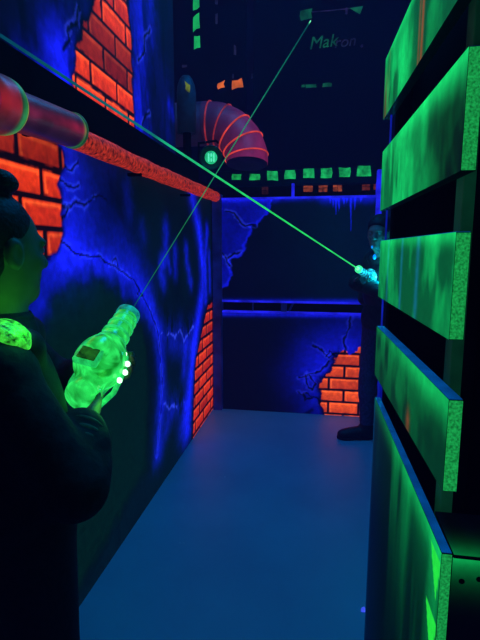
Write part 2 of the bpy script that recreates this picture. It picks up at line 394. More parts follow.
# ---- end wall: two painted panels with a dark slot between
def back_panel(name, z0, z1, painter, x0=-.93, x1=.62):
    nu, nv = 300, int(300 * (z1 - z0) / (x1 - x0)) + 20
    U, V = np.meshgrid(np.linspace(x0, x1, nu), np.linspace(z0, z1, nv)); P = Paint(U, V)
    P.add(.6 + .8 * fbm(U * 3, V * 3, 8), (.0004, .0006, .006)); painter(P, U, V)
    return struct(link(name, slab_mesh(name, (x0, YB, z0), (x1 - x0, 0, 0), (0, 0, z1 - z0), nu, nv, P.C, (0, .05, 0)), mural))
def upper(P, U, V):
    patch = KK((218, 196), (276, 196), (272, 204), (268, 212), (262, 219), (257, 226), (252, 226), (250, 236), (246, 246), (242, 256), (233, 258), (229, 266), (231, 276), (228, 284), (224, 289), (218, 290))
    s = P.inside(patch, .05); sh = .30 + .8 * fbm(U * 6, V * 5, 4)
    P.over(ss(-.004, .008, s), BLUE * .34 * sh[..., None] if False else (BLUE[None, None] * (.36 * sh)[..., None]))
    P.add(np.exp(-(np.abs(s - .012) / .012) ** 2), BLUE * .35)
    P.add(np.exp(-(np.maximum(V * 0 + P.dline(KK((222, 199), (276, 199))), 0) / .03) ** 2), BLUE * .25)
    for a in [((226, 211), (234, 213), (240, 222), (246, 226), (256, 225)), ((222, 253), (228, 259), (233, 254), (240, 252)), ((226, 258), (229, 266))]: P.crack(KK(*a), .008, .015, (.03, .06, .9), .25)
    d = P.dline(KK((222, 199), (376, 197))); P.add(np.exp(-(d / .022) ** 1.6) * (.5 + .5 * fbm(U * 9, V, 3)), BLUE * .55)
    for x, yb, w in [(333, 207, .012), (336, 214, .012), (339, 211, .012), (344, 206, .010), (351, 231, .009), (355, 210, .010), (347, 203, .01), (330, 203, .012), (361, 203, .01)]:
        a, b = K(x, 198), K(x, yb); d = P.dline([a, b], .01); t = np.clip((V - b[1]) / (a[1] - b[1]), .15, 1)
        P.add(np.exp(-(d / (w * t)) ** 2), BLUE * .8)
    d = P.dline(KK((325, 199), (370, 199)), .03); P.add(np.exp(-(d / .04) ** 2), BLUE * .25)
    d = P.dline(KK((222, 302), (362, 302))); P.add(np.exp(-(d / .02) ** 1.6), BLUE * .55)
    P.add(np.exp(-(np.hypot(U - .3, V - 1.45) / .5) ** 2), (.0, .004, .010))  # cyan blaster glow on the panel, painted into the mural colours
def lower(P, U, V):
    d = P.dline(KK((222, 314), (362, 316))); P.add(np.exp(-(d / .018) ** 1.6) * (.6 + .5 * fbm(U * 7, V, 3)), BLUE * .6)
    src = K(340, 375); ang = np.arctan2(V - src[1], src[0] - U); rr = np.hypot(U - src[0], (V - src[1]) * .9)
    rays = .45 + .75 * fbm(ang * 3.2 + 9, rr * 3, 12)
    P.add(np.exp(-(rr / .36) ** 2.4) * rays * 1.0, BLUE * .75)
    P.mul(1 - .8 * np.exp(-(P.dline(KK((300, 418), (312, 410))) / .02) ** 2))
    for a in [((351, 316), (350, 328), (344, 338), (346, 350), (340, 356)), ((312, 345), (322, 350), (330, 358), (338, 352), (345, 352)), ((300, 377), (310, 374), (320, 372), (330, 362)), ((298, 392), (308, 394), (316, 398), (321, 404)),
              ((306, 374), (306, 384), (312, 390), (316, 382), (310, 376)), ((326, 356), (330, 350), (336, 356)), ((304, 394), (306, 400), (312, 398))]: P.crack(KK(*a), .008, .016, (.03, .05, .9), .16, .05)
    br = KK((369, 348), (359, 348), (357, 351), (350, 354), (345, 350), (340, 353), (334, 361), (331, 372), (327, 376), (322, 378), (319, 388), (322, 394), (320, 400), (326, 416), (369, 418))
    s = P.inside(br, .05); P.mul(1 - .95 * np.exp(-(np.maximum(-s, 0) / .035) ** 2) * (U < K(338, 380)[0]) - .0)
    zz = K(340, 390)[1]; P.bricks(br, .113, .27, zz - .113 * 2, K(343.5, 396)[0] - .135 + .27, j=.05, mort=.011, gain=.95, hue=1.9)
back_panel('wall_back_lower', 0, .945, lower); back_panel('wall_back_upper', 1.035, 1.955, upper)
struct(obj('wall_back_core', B((-.93, YB + .052, 0), (.62, YB + .10, 1.955)), black))
bm = B((-.93, YB - .012, 1.028), (.47, YB + .05, 1.046), .003); struct(obj('trim_3', bm, trimblue))
bm = B((-.93, YB - .012, .930), (.47, YB + .05, .946), .003); struct(obj('trim_4', bm, trimblue))
bm = B((-.90, YB - .014, 1.940), (.47, YB + .05, 1.958), .003); struct(obj('trim_5', bm, trimblue))
bm = bmesh.new()                                                     # struts in the slot
box(bm, (-.335, YB + .01, .946), (-.285, YB + .05, 1.03)); 
a = Vector((-.265, YB + .02, .95)); b = Vector((-.225, YB + .02, 1.03)); tube(bm, [a, b], .012, 4)
box(bm, (-.60, YB + .01, .946), (-.592, YB + .05, 1.03)); 
struct(obj('trim_6', bm, trimdim))
struct(obj('trim_7', B((-.955, YB - .05, 0), (-.875, YB + .05, 1.99), .006), trimdim))       # corner post
struct(obj('trim_8', B((.455, YB - .05, 1.5), (.50, YB + .05, 2.16), .005), trimblue))       # right post, bright top
struct(obj('trim_9', B((.455, YB - .05, 0), (.50, YB + .05, 1.5), .005), trimdim))
struct(obj('trim_10', B((-.257, YB - .01, 1.95), (-.232, YB + .04, 2.07), .003), trimblue))
# header over the end wall with green dashes
hdr = root('painted_header_beam', (-.2, YB + .08, 2.07), 'dark header beam with a row of green painted dashes over the end wall', 'beam')
def loc(o, r): return o
def R(b, r):
    bmesh.ops.translate(b, vec=-Vector(r.location), verts=b.verts); return b
obj('beam', R(B((-.92, YB + .02, 2.065), (.52, YB + .14, 2.19), .006), hdr), pm('header_beam_paint', (.004, .006, .01), .9, spec=.05, emit=(.0, .0008, .006), nscale=6), hdr)
green_sq = pm('green_reactive_dash_paint', (.01, .08, .03), .6, emit=(.008, .36, .07), nscale=22, namt=.7)
orange_sq = pm('orange_reactive_window_paint', (.08, .02, .005), .6, emit=(.24, .04, .012), nscale=26, namt=.8)
orange_faint = pm('faint_orange_window_paint', (.02, .01, .005), .6, emit=(.02, .004, .006), nscale=26, namt=.8)
orange_dim = pm('dim_orange_window_paint', (.05, .02, .005), .6, emit=(.10, .014, .006), nscale=26, namt=.8)
random.seed(11)
def quad_patch(bm, c, w, h, n_, u, jit=.15, th=.004):
    """thin irregular painted patch: c centre, u right direction, n_ facing direction"""
    u = Vector(u); n_ = Vector(n_).normalized(); v = Vector((0, 0, 1))
    pts = [c + u * (sx * w / 2 * (1 + random.uniform(-jit, jit))) + v * (sy * h / 2 * (1 + random.uniform(-jit, jit))) for sx, sy in ((-1, -1), (0, -1.0), (1, -1), (1, 0.1), (1, 1), (.1, 1), (-1, 1), (-1, 0))]
    f0 = [bm.verts.new(p_ + n_ * th) for p_ in pts]; f1 = [bm.verts.new(p_ - n_ * th) for p_ in pts]
    bm.faces.new(f0); bm.faces.new(f1[::-1])
    for k in range(8): bm.faces.new((f0[k], f1[k], f1[(k + 1) % 8], f0[(k + 1) % 8]))
for i, (x, y, w, h) in enumerate([(236.5, 177, 9, 5), (255, 177, 10, 5.5), (272.5, 175.5, 9.5, 8.5), (290, 174.5, 9.5, 8), (308.5, 173.5, 10.5, 8.5), (326.5, 173, 10, 8.5), (344.5, 172.3, 10, 8), (364, 171, 12, 8.5)]):
    bm = bmesh.new(); c = aty(x, y, YB + .016); quad_patch(bm, c, w * .0093, h * .0093, (0, -1, 0), (1, 0, -.04), .12)
    obj('painted_dash', R(bm, hdr), green_sq, hdr)
# ------------------------------------------------------------------ night-city flats behind
flatm = pm('night_flat_paint', (.002, .002, .004), .95, spec=.03, emit=(.0001, .0001, .0016), nscale=1.5, namt=.5)
def flat(name, lo, hi, label):
    r = root(name, ((lo[0] + hi[0]) / 2, (lo[1] + hi[1]) / 2, 0), label, 'painted building')
    obj('panel', R(B(lo, hi, .01), r), flatm, r); return r
low = flat('low_building_flat', (-.93, YB + .16, 0), (.6, YB + .20, 2.12), 'low dark building flat with small orange windows under the green dashes')
for x, y, w, mt in [(308, 188, 8.5, orange_sq), (323, 188, 8, orange_sq), (337.5, 187.6, 8, orange_sq), (366, 186.5, 7, orange_dim), (377, 185.8, 6, orange_dim), (265, 190.5, 6, orange_faint)]:
    c = aty(x, y, YB + .155); pw = w * .0096 / 2 - .002; ph = .03
    f = bmesh.new()
    for sx in (-1, 1):
        for sz in (-1, 1): quad_patch(f, c + Vector((sx * (pw / 2 + .002), 0, sz * (ph / 2 + .002))), pw, ph, (0, -1, 0), (1, 0, 0), .1, .003)
    obj('painted_window', R(f, low), mt, low)
green_win = pm('green_window_paint', (.01, .1, .03), .6, emit=(.01, .42, .10), nscale=5, namt=.5)
green_dim = pm('dim_green_sign_paint', (.01, .06, .03), .6, emit=(.004, .085, .035), nscale=7, namt=.8)
grey_dim = pm('dim_grey_window_paint', (.03, .03, .05), .6, emit=(.012, .012, .035), nscale=9, namt=.8)
purple_dim = pm('dim_purple_line_paint', (.03, .02, .05), .6, emit=(.016, .010, .04), nscale=9, namt=.8)
ow = pm('orange_window_glow_paint', (.2, .04, .01), .6, emit=(.55, .10, .015), nscale=6, namt=.6)
tw = flat('left_tower_flat', (-2.4, 6.3, 0), (-1.0, 6.36, 5.3), 'tall dark tower flat with a column of green windows and two orange ones')
def pw(r, x, y, w, h, Y, mt, name='painted_window', sk=0.0, jit=.15):
    c = aty(x, y, Y); s = Y / 455.0
    bm = bmesh.new(); quad_patch(bm, c, w * s, h * s, (0, -1, 0), (1, 0, sk), jit); obj(name, R(bm, r), mt, r)
pw(tw, 196.5, 3, 6, 10, 6.29, green_win, sk=.5); pw(tw, 196.5, 22, 6, 13, 6.29, green_win, sk=.5); pw(tw, 197, 42, 6, 11, 6.29, green_win, sk=.2)
pw(tw, 216.5, 1, 2.5, 5, 6.29, grey_dim); pw(tw, 216.5, 19, 2, 9, 6.29, grey_dim); pw(tw, 235, 50, 2, 8, 6.29, grey_dim, sk=-.5); pw(tw, 184.5, 66, 5, 2, 6.29, grey_dim)
pw(tw, 221, 85, 6.5, 5.5, 6.29, ow, sk=.3, jit=.3); pw(tw, 237.5, 83.5, 10, 7, 6.29, ow, sk=.15, jit=.25)
pw(tw, 233, 76, 1.5, 4, 6.29, grey_dim); pw(tw, 252, 76, 1.5, 4, 6.29, grey_dim)
sg = flat('sign_tower_flat', (-.95, 6.6, 0), (1.6, 6.66, 5.3), 'dark tower flat with a faint green handwritten sign and green roof corners')
pw(sg, 306, 14.5, 10, 8, 6.59, green_dim, 'painted_corner', .15); 
bm = bmesh.new(); c0, c1, c2 = aty(350, 8, 6.585), aty(363, 6, 6.585), aty(360, 14, 6.585)
f0 = [bm.verts.new(c) for c in (c0, c1, c2)]; f1 = [bm.verts.new(c + Vector((0, .01, 0))) for c in (c0, c1, c2)]
bm.faces.new(f0); bm.faces.new(f1[::-1]); [bm.faces.new((f0[k], f1[k], f1[(k + 1) % 3], f0[(k + 1) % 3])) for k in range(3)]
obj('painted_corner', R(bm, sg), green_dim, sg)
obj('painted_line', R(T([aty(312, 12, 6.59), aty(330, 10.5, 6.59), aty(350, 8.5, 6.59)], .006, 6), sg), purple_dim, sg)
pw(sg, 346.5, 11, 2, 5, 6.59, purple_dim, 'painted_mark')
pw(sg, 311, 86, 9, 2.6, 6.59, green_dim, 'painted_window'); pw(sg, 327, 84.8, 8, 3, 6.59, green_dim, 'painted_window'); pw(sg, 303, 86, 3, 2, 6.59, green_dim, 'painted_window')
for txt, px, py, sz, mt in [('Mak', 309, 49.5, .215, green_dim), ('ron', 334, 48, .19, grey_dim), ('.', 359, 47.5, .3, purple_dim)]:
    fc = bpy.data.curves.new('lettering', 'FONT'); fc.body = txt; fc.size = sz; fc.extrude = .003; fc.shear = .25; fc.space_character = 1.0
    fo = bpy.data.objects.new('lettering_curve', fc); COL.objects.link(fo); bpy.context.view_layer.update()
    me = bpy.data.meshes.new_from_object(fo.evaluated_get(bpy.context.evaluated_depsgraph_get())); bpy.data.objects.remove(fo)
    fo = link('lettering', me, None, sg); me.materials.clear(); me.materials.append(mt)
    fo.location = aty(px, py, 6.585) - sg.location; fo.rotation_euler = (math.pi / 2, -.06, 0)
# ------------------------------------------------------------------ pipe on the side wall
pr = root('wall_pipe', (-.88, 1.2, 1.99), 'long orange-red pipe under the ledge, widening to a collared dark red section', 'pipe')
m_narrow = pm('orange_red_pipe_paint', (.12, .02, .01), .7, emit=(.36, .020, .006), nscale=60, namt=1.0, bump=.5)
a, b, c = (-.915, 1.52, 1.914), (-.915, 2.48, 1.925), (-.915, 4.06, 1.962)
pts = [Vector(a).lerp(b, t / 8) for t in range(9)] + [Vector(b).lerp(c, t / 14) for t in range(1, 15)]
random.seed(3)
obj('narrow_pipe', R(T(pts, [.043 + random.uniform(-.003, .003) for _ in pts], 18), pr), m_narrow, pr, True)
def tubepaint(name, pts, rad, colf, nl=60, seg=48, es=1.0, mat_=None):
    pts = [Vector(p) for p in pts]; d = (pts[1] - pts[0]).normalized(); x = Vector((0, 0, 1)); x = (x - d * x.dot(d)).normalized(); y = d.cross(x)
    V_, C_ = [], []
    for i in range(nl + 1):
        t = i / nl; p_ = pts[0].lerp(pts[1], t)
        for k in range(seg):
            a_ = 2 * math.pi * k / seg; V_.append(p_ + (x * math.cos(a_) + y * math.sin(a_)) * rad(t)); C_.append(colf(t, math.cos(a_), math.sin(a_)))
    Fc = [(i * seg + k, i * seg + (k + 1) % seg, (i + 1) * seg + (k + 1) % seg, (i + 1) * seg + k) for i in range(nl) for k in range(seg)]
    V_ = np.array([list(v) for v in V_]) - np.array(pr.location)
    return raw_mesh(name, V_, Fc, np.array(C_), smooth=True)
pipem = paintmat('dark_red_pipe_paint', (.05, .03, .04), .4, nscale=14, namt=.5)
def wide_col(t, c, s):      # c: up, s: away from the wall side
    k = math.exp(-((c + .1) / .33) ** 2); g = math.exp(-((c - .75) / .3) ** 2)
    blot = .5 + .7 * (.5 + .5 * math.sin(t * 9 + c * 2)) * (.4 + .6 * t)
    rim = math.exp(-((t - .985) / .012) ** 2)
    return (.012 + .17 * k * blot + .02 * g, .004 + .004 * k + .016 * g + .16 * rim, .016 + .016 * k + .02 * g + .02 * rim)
A0, A1 = Vector((-.875, 1.0, 1.878)), Vector((-.875, 1.59, 1.918))
link('wide_pipe', tubepaint('wide_pipe', (A0, A1), lambda t: .058, wide_col), pipem, pr)
M = frame(A1, A1 - A0); bm = lathe([(.045, -.004), (.060, -.004), (.062, .004), (.056, .012), (.044, .012)], 32, M); obj('end_rim', R(bm, pr), pm('green_rim_paint', (.02, .05, .02), .5, emit=(.012, .07, .03), nscale=8), pr, True)
def collar(y, r, w, name='collar'):
    t = (y - A0.y) / (A1.y - A0.y); c_ = A0.lerp(A1, t); D = (A1 - A0).normalized()
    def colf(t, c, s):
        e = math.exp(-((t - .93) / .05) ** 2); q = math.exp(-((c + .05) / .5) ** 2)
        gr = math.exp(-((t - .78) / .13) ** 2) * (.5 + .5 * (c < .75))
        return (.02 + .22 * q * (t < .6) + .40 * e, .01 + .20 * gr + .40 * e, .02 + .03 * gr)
    link(name, tubepaint(name, (c_ - D * w, c_ + D * w), lambda t: r * (1 - .18 * (abs(2 * t - 1) ** 6)), colf, 24), pipem, pr)
collar(1.185, .078, .055); collar(1.085, .056, .03)
for y in (1.45, 2.3, 3.2):
    obj('bracket', R(B((XL, y - .012, 1.87), (-.90, y + .012, 1.885), .002), pr), black, pr)
# ------------------------------------------------------------------ ribbed duct elbow over the end wall
Cc = Vector((-.955, 3.9, 2.2)); Rm, rd = .345, .175
dr = root('ribbed_duct', Cc, 'purple-pink ribbed duct elbow with glowing red seams, opening down over the end wall', 'duct')
def elbow(th0, th1, n, rad, nm, mat_, colf=None, seg=40):
    V_, C_ = [], []
    for i in range(n + 1):
        th = th0 + (th1 - th0) * i / n; er = Vector((math.cos(th), 0, math.sin(th))); c_ = er * Rm
        r_ = rad(i / n)
        for k in range(seg):
            a_ = 2 * math.pi * k / seg; nv_ = er * math.cos(a_) + Vector((0, -1, 0)) * math.sin(a_)
            V_.append(list(c_ + nv_ * r_)); C_.append(colf(th, math.cos(a_)) if colf else (0, 0, 0))
    Fc = [(i * seg + k, i * seg + (k + 1) % seg, (i + 1) * seg + (k + 1) % seg, (i + 1) * seg + k) for i in range(n) for k in range(seg)]
    return link(nm, raw_mesh(nm, V_, Fc, np.array(C_), True), mat_, dr)
ductm = paintmat('pink_duct_paint', (.05, .02, .05), .5, nscale=10, namt=.35)
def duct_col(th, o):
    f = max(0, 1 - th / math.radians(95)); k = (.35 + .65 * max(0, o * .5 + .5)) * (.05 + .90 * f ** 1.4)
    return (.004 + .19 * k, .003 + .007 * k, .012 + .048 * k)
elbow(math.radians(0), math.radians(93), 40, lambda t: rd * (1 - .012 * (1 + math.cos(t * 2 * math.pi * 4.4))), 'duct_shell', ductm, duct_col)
seam = pm('red_seam_paint', (.2, .02, .01), .5, emit=(.62, .045, .03), nscale=9, namt=.7); seamd = pm('dim_red_seam_paint', (.2, .02, .01), .5, emit=(.30, .02, .03), nscale=9, namt=.7)
for th, mt in [(9, seam), (27, seam), (47, seam), (67, seamd), (86, seamd)]:
    er = Vector((math.cos(math.radians(th)), 0, math.sin(math.radians(th)))); pts = []
    for k in range(41):
        a_ = 2 * math.pi * k / 40; pts.append(er * Rm + (er * math.cos(a_) + Vector((0, -1, 0)) * math.sin(a_)) * (rd + .001))
    obj('seam_ring', T(pts, .0065, 6, False), mt, dr, True)
obj('throat_shade_disc', lathe([(.0, 0), (.168, 0), (.168, .012), (.0, .012)], 32, Matrix.Translation((Rm, 0, -.004))), pm('throat_shade', (.006, .006, .02), .8, emit=(.0015, .0006, .008)), dr)  # dark disc stands in for the unlit inside of the duct
dr.rotation_euler.x = -.16
bm = T([(-.02, 0, Rm), (-.55, 0, Rm)], rd * .99, 32); obj('straight_section', bm, pm('dark_purple_duct_paint', (.03, .02, .05), .5, emit=(.006, .003, .014), nscale=6), dr, True)
st = root('duct_stub', (-1.06, 3.45, 2.13), 'dim grey-blue upright duct stub left of the ribbed elbow', 'duct')
stm = pm('grey_blue_duct_paint', (.02, .03, .05), .6, emit=(.0015, .003, .011), nscale=7, namt=.6)
P0 = aty(187, 133, 3.45) - st.location
bm = lathe([(.070, 0), (.070, .28), (.062, .33), (.045, .37), (.03, .39)], 24, Matrix.Translation(P0)); obj('stub_shell', bm, stm, st, True)
c_ = aty(187.5, 87, 3.36) - st.location; bm = bmesh.new(); quad_patch(bm, c_, .03, .05, (0, -1, 0), (1, 0, -.6), .3); obj('yellow_mark', bm, pm('yellow_mark_paint', (.2, .2, .02), .5, emit=(.12, .13, .008), nscale=30), st)
obj('stub_foot', T([P0 + Vector((0, .0, .05)), (P0.x, P0.y, -.01)], .03, 10), black, st)
# green lamp
lc = aty(211, 157.5, 3.52)
lr = root('green_spotlight', lc, 'small round green spotlight with a dark housing under the ribbed duct', 'spotlight')
dv = (EYE - lc).normalized(); M = frame((0, 0, 0), dv, (0, 0, 1))
obj('housing', lathe([(.04, -.13), (.075, -.10), (.088, -.03), (.088, .02), (.080, .024), (.078, .0), (.0, -.01)], 32, M), pm('dark_lamp_housing', (.01, .015, .015), .5, emit=(.0, .004, .004)), lr, True)
lensm = pm('green_lens_glow', (.02, .2, .1), .2, emit=(.02, .55, .22), es=1.0, nscale=30, namt=.5)
obj('lens', lathe([(.0, -.008), (.048, -.006), (.044, .006), (.026, .014), (0, .019)], 28, M), lensm, lr, True)
for dx in (-.026, -.002, .022):
    obj('light_bar', B((-.030, dx * .8 - .006, .008), (.030, dx * .8 + .006, .018), .004, M), pm('mint_led_glow', (.2, .8, .5), .3, emit=(.10, .80, .40), es=1.0, namt=.2), lr)
obj('yoke', T([M @ Vector((0, .092, -.03)), M @ Vector((.1, .092, -.05)), Vector((0, .18, .16)), Vector((0, .25, .16))], .009, 8), black, lr)
#PART3
# ------------------------------------------------------------------ slatted barrier on the right
br_ = root('slatted_barrier', (.21, 1.05, 0), 'tall slatted wooden barrier with green light and orange streaks painted on, on the right', 'barrier')
TH = math.radians(2.1); e_ = Vector((-math.sin(TH), math.cos(TH), 0)); t_ = Vector((math.cos(TH), math.sin(TH), 0)); O_ = Vector((.204, .762, 0))
boardm = paintmat('board_painted_green_light', (.004, .014, .022), .6, nscale=60, namt=.12, spec=.12)  # green light on the slats painted in as glow; orange streaks are paint
chipm = pm('green_lit_chipboard_edge', (.02, .10, .04), .8, emit=(.008, .30, .06), nscale=260, namt=.6, bump=.3)  # cut ends: green light painted in as speckled glow
bluetop = pm('blue_lit_board_edge', (.05, .12, .2), .4, emit=(.0, .045, .20), nscale=20, namt=.4)  # blue light on the top edges painted in as glow
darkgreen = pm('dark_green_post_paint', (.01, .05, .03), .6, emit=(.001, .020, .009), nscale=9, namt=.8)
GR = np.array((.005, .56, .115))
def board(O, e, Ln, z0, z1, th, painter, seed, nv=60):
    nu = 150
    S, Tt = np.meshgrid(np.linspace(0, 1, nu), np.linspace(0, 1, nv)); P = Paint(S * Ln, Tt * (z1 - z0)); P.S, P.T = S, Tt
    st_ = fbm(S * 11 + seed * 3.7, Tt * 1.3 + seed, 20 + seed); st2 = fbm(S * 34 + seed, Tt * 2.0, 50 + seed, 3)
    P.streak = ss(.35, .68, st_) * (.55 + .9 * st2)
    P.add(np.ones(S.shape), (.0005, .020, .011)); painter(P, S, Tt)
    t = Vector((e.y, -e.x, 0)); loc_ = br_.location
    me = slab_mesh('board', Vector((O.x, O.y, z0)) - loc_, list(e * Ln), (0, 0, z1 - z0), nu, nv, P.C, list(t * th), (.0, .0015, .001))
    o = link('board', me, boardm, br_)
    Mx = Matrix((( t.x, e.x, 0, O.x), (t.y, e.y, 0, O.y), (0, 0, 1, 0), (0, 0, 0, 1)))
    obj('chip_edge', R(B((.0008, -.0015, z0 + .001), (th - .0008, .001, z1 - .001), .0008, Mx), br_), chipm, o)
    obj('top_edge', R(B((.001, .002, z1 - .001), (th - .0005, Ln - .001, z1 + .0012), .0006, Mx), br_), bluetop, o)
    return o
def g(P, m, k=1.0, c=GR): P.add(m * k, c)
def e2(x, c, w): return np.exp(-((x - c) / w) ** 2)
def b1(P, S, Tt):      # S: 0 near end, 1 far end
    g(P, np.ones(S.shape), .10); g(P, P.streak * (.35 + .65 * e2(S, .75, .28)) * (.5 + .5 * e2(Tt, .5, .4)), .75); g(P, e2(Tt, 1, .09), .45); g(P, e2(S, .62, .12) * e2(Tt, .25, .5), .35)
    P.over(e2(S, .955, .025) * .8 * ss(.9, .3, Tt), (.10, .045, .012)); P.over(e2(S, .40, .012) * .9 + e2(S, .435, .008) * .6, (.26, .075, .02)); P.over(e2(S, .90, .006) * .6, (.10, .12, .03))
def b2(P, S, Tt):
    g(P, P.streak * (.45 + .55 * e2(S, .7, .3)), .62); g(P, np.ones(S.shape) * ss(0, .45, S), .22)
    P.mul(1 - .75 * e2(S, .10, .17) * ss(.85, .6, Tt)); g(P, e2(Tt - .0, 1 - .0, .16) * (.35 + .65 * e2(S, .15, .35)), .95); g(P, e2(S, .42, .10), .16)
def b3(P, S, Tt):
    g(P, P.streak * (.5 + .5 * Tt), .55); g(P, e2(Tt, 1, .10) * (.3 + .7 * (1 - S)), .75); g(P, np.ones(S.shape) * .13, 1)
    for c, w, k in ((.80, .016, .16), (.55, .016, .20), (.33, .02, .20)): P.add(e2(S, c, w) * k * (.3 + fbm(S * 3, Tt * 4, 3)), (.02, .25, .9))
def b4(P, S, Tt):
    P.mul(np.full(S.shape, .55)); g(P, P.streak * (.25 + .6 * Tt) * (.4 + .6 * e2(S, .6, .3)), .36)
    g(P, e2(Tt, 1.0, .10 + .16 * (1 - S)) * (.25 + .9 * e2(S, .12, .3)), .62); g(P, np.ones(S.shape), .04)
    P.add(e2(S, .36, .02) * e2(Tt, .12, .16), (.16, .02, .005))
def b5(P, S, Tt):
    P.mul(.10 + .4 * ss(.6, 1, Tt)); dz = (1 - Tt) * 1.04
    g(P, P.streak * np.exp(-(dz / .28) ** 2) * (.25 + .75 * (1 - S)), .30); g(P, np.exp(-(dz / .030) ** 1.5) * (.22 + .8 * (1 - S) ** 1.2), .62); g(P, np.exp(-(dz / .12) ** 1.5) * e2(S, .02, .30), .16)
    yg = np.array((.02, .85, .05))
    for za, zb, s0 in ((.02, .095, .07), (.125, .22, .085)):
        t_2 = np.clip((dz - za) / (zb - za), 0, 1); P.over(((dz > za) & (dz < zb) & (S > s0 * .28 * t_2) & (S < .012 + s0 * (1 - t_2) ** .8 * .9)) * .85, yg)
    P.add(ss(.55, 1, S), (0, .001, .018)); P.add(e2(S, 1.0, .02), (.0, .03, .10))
LB = .715
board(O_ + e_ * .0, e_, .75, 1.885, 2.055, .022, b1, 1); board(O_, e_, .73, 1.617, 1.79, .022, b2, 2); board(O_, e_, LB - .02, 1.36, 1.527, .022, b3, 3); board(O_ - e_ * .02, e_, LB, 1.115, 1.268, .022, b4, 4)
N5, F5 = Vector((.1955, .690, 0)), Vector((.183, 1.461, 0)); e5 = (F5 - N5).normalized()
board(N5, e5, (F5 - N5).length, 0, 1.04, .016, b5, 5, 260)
Mb = Matrix(((t_.x, e_.x, 0, O_.x), (t_.y, e_.y, 0, O_.y), (0, 0, 1, 0), (0, 0, 0, 1)))
post = obj('post', R(B((.0235, .055, 0), (.043, .095, 2.04), .003, Mb), br_), darkgreen, br_)
obj('post', R(B((.0235, .64, 0), (.06, .685, 2.04), .003, Mb), br_), black, br_)
obj('blue_light_strip', R(B((.012, .694, 0), (.017, .699, 2.03), .001, Mb), br_), pm('blue_light_strip_glow', (.01, .01, .05), .5, emit=(.004, .012, .36), nscale=5, namt=.8), br_, )  # added glowing strip for the blue light along the far post
obj('gap_dark_sheet', R(B((.064, .06, 0), (.072, .70, 2.04), .001, Mb), br_), black, br_)  # added black sheet so the gaps between slats stay dark
struct(obj('wall_dark_filler', B((.285, .865, 0), (1.6, .90, 2.7)), black))  # added black panel to keep the view past the post dark
# box end under the slats
cab = root('end_box', (.36, .78, 0), 'dark box with bolt holes and green light painted on its lid edge at the barrier near end', 'box')
S_, T_2 = np.meshgrid(np.linspace(0, 1, 60), np.linspace(0, 1, 200)); P = Paint(S_ * .4, T_2 * 1.03)
P.add(np.exp(-((1 - T_2) * 1.03 / .016) ** 1.2) * np.exp(-S_ * .6), GR * .55); P.add(np.exp(-((1 - T_2) * 1.03 / .045) ** 2), GR * .09); P.add(np.ones(S_.shape), (.0002, .0002, .002))  # green light near the top edge painted in, fading downwards
link('front_panel', slab_mesh('front_panel', Vector((.2135, .694, 0)) - cab.location, (.4, 0, 0), (0, 0, 1.032), 60, 200, P.C, (0, .016, 0)), boardm, cab)
S_, T_2 = np.meshgrid(np.linspace(0, 1, 60), np.linspace(0, 1, 60)); P = Paint(S_ * .4, T_2 * .3)
P.add(np.exp(-(T_2 * .3 / .055) ** 1.3) * np.exp(-S_ * .5), GR * .28); P.add(np.ones(S_.shape), (.0002, .0002, .0015))  # green light along the lid's front edge painted in
link('lid', slab_mesh('lid', Vector((.2135, .690, 1.040)) - cab.location, (.4, 0, 0), (0, .12, 0), 60, 60, P.C, (0, 0, -.006)), boardm, cab)
for x, y in ((461.5, 581), (479, 579)):
    c = aty(x, y, .693); obj('bolt_hole', R(lathe([(0, 0), (.0035, 0), (.0045, .0006), (.0045, .0012), (0, .0012)], 14, frame(c, (0, -1, 0))), cab), pm('bolt_hole_black', (.0, .0, .0), .9, nscale=4), cab)
    
# ------------------------------------------------------------------ people
def M3(r, f, u=None):
    r = Vector(r).normalized(); f = Vector(f); f = (f - r * f.dot(r)).normalized(); u = r.cross(f)
    return Matrix((r, f, u)).transposed()
def hand(w, d, n, curl=.9, side=1, s=1.0):
    """palm, four curled fingers of different lengths and a side thumb; d along hand, n where the palm faces"""
    d = Vector(d).normalized(); n = Vector(n); n = (n - d * n.dot(d)).normalized(); sd = d.cross(n) * side
    w = Vector(w); pr_ = [cone(w, w + d * .03 * s, .026 * s, .030 * s, .015), ell(w + d * .055 * s, (.040 * s, .050 * s, .017 * s), Matrix((sd, d, n)).transposed(), .012)]
    for i, (o, l) in enumerate(((.030, .92), (.010, 1.05), (-.011, .98), (-.030, .78))):
        a = w + d * .090 * s + sd * o * s; c1, c2, c3 = curl * .55, curl * 1.25, curl * 1.75
        b = a + (d * math.cos(c1) + n * math.sin(c1)) * .042 * l * s; c = b + (d * math.cos(c2) + n * math.sin(c2)) * .028 * l * s; e = c + (d * math.cos(c3) + n * math.sin(c3)) * .022 * l * s
        pr_ += [cone(a - d * .02 * s, a, .009 * s, .0095 * s, .006), cone(a, b, .0095 * s, .0085 * s, .003), cone(b, c, .0085 * s, .008 * s, .003), cone(c, e, .008 * s, .007 * s, .003)]
    a = w + d * .028 * s + sd * .030 * s; b = a + (sd * .75 + d * .55 + n * .25).normalized() * .04 * s; c = b + (d * .75 + n * .6 + sd * .2).normalized() * .032 * s
    return pr_ + [cone(w + d * .015 * s + sd * .012 * s, a, .017 * s, .014 * s, .01), cone(a, b, .012 * s, .010 * s, .005), cone(b, c, .010 * s, .008 * s, .003)]
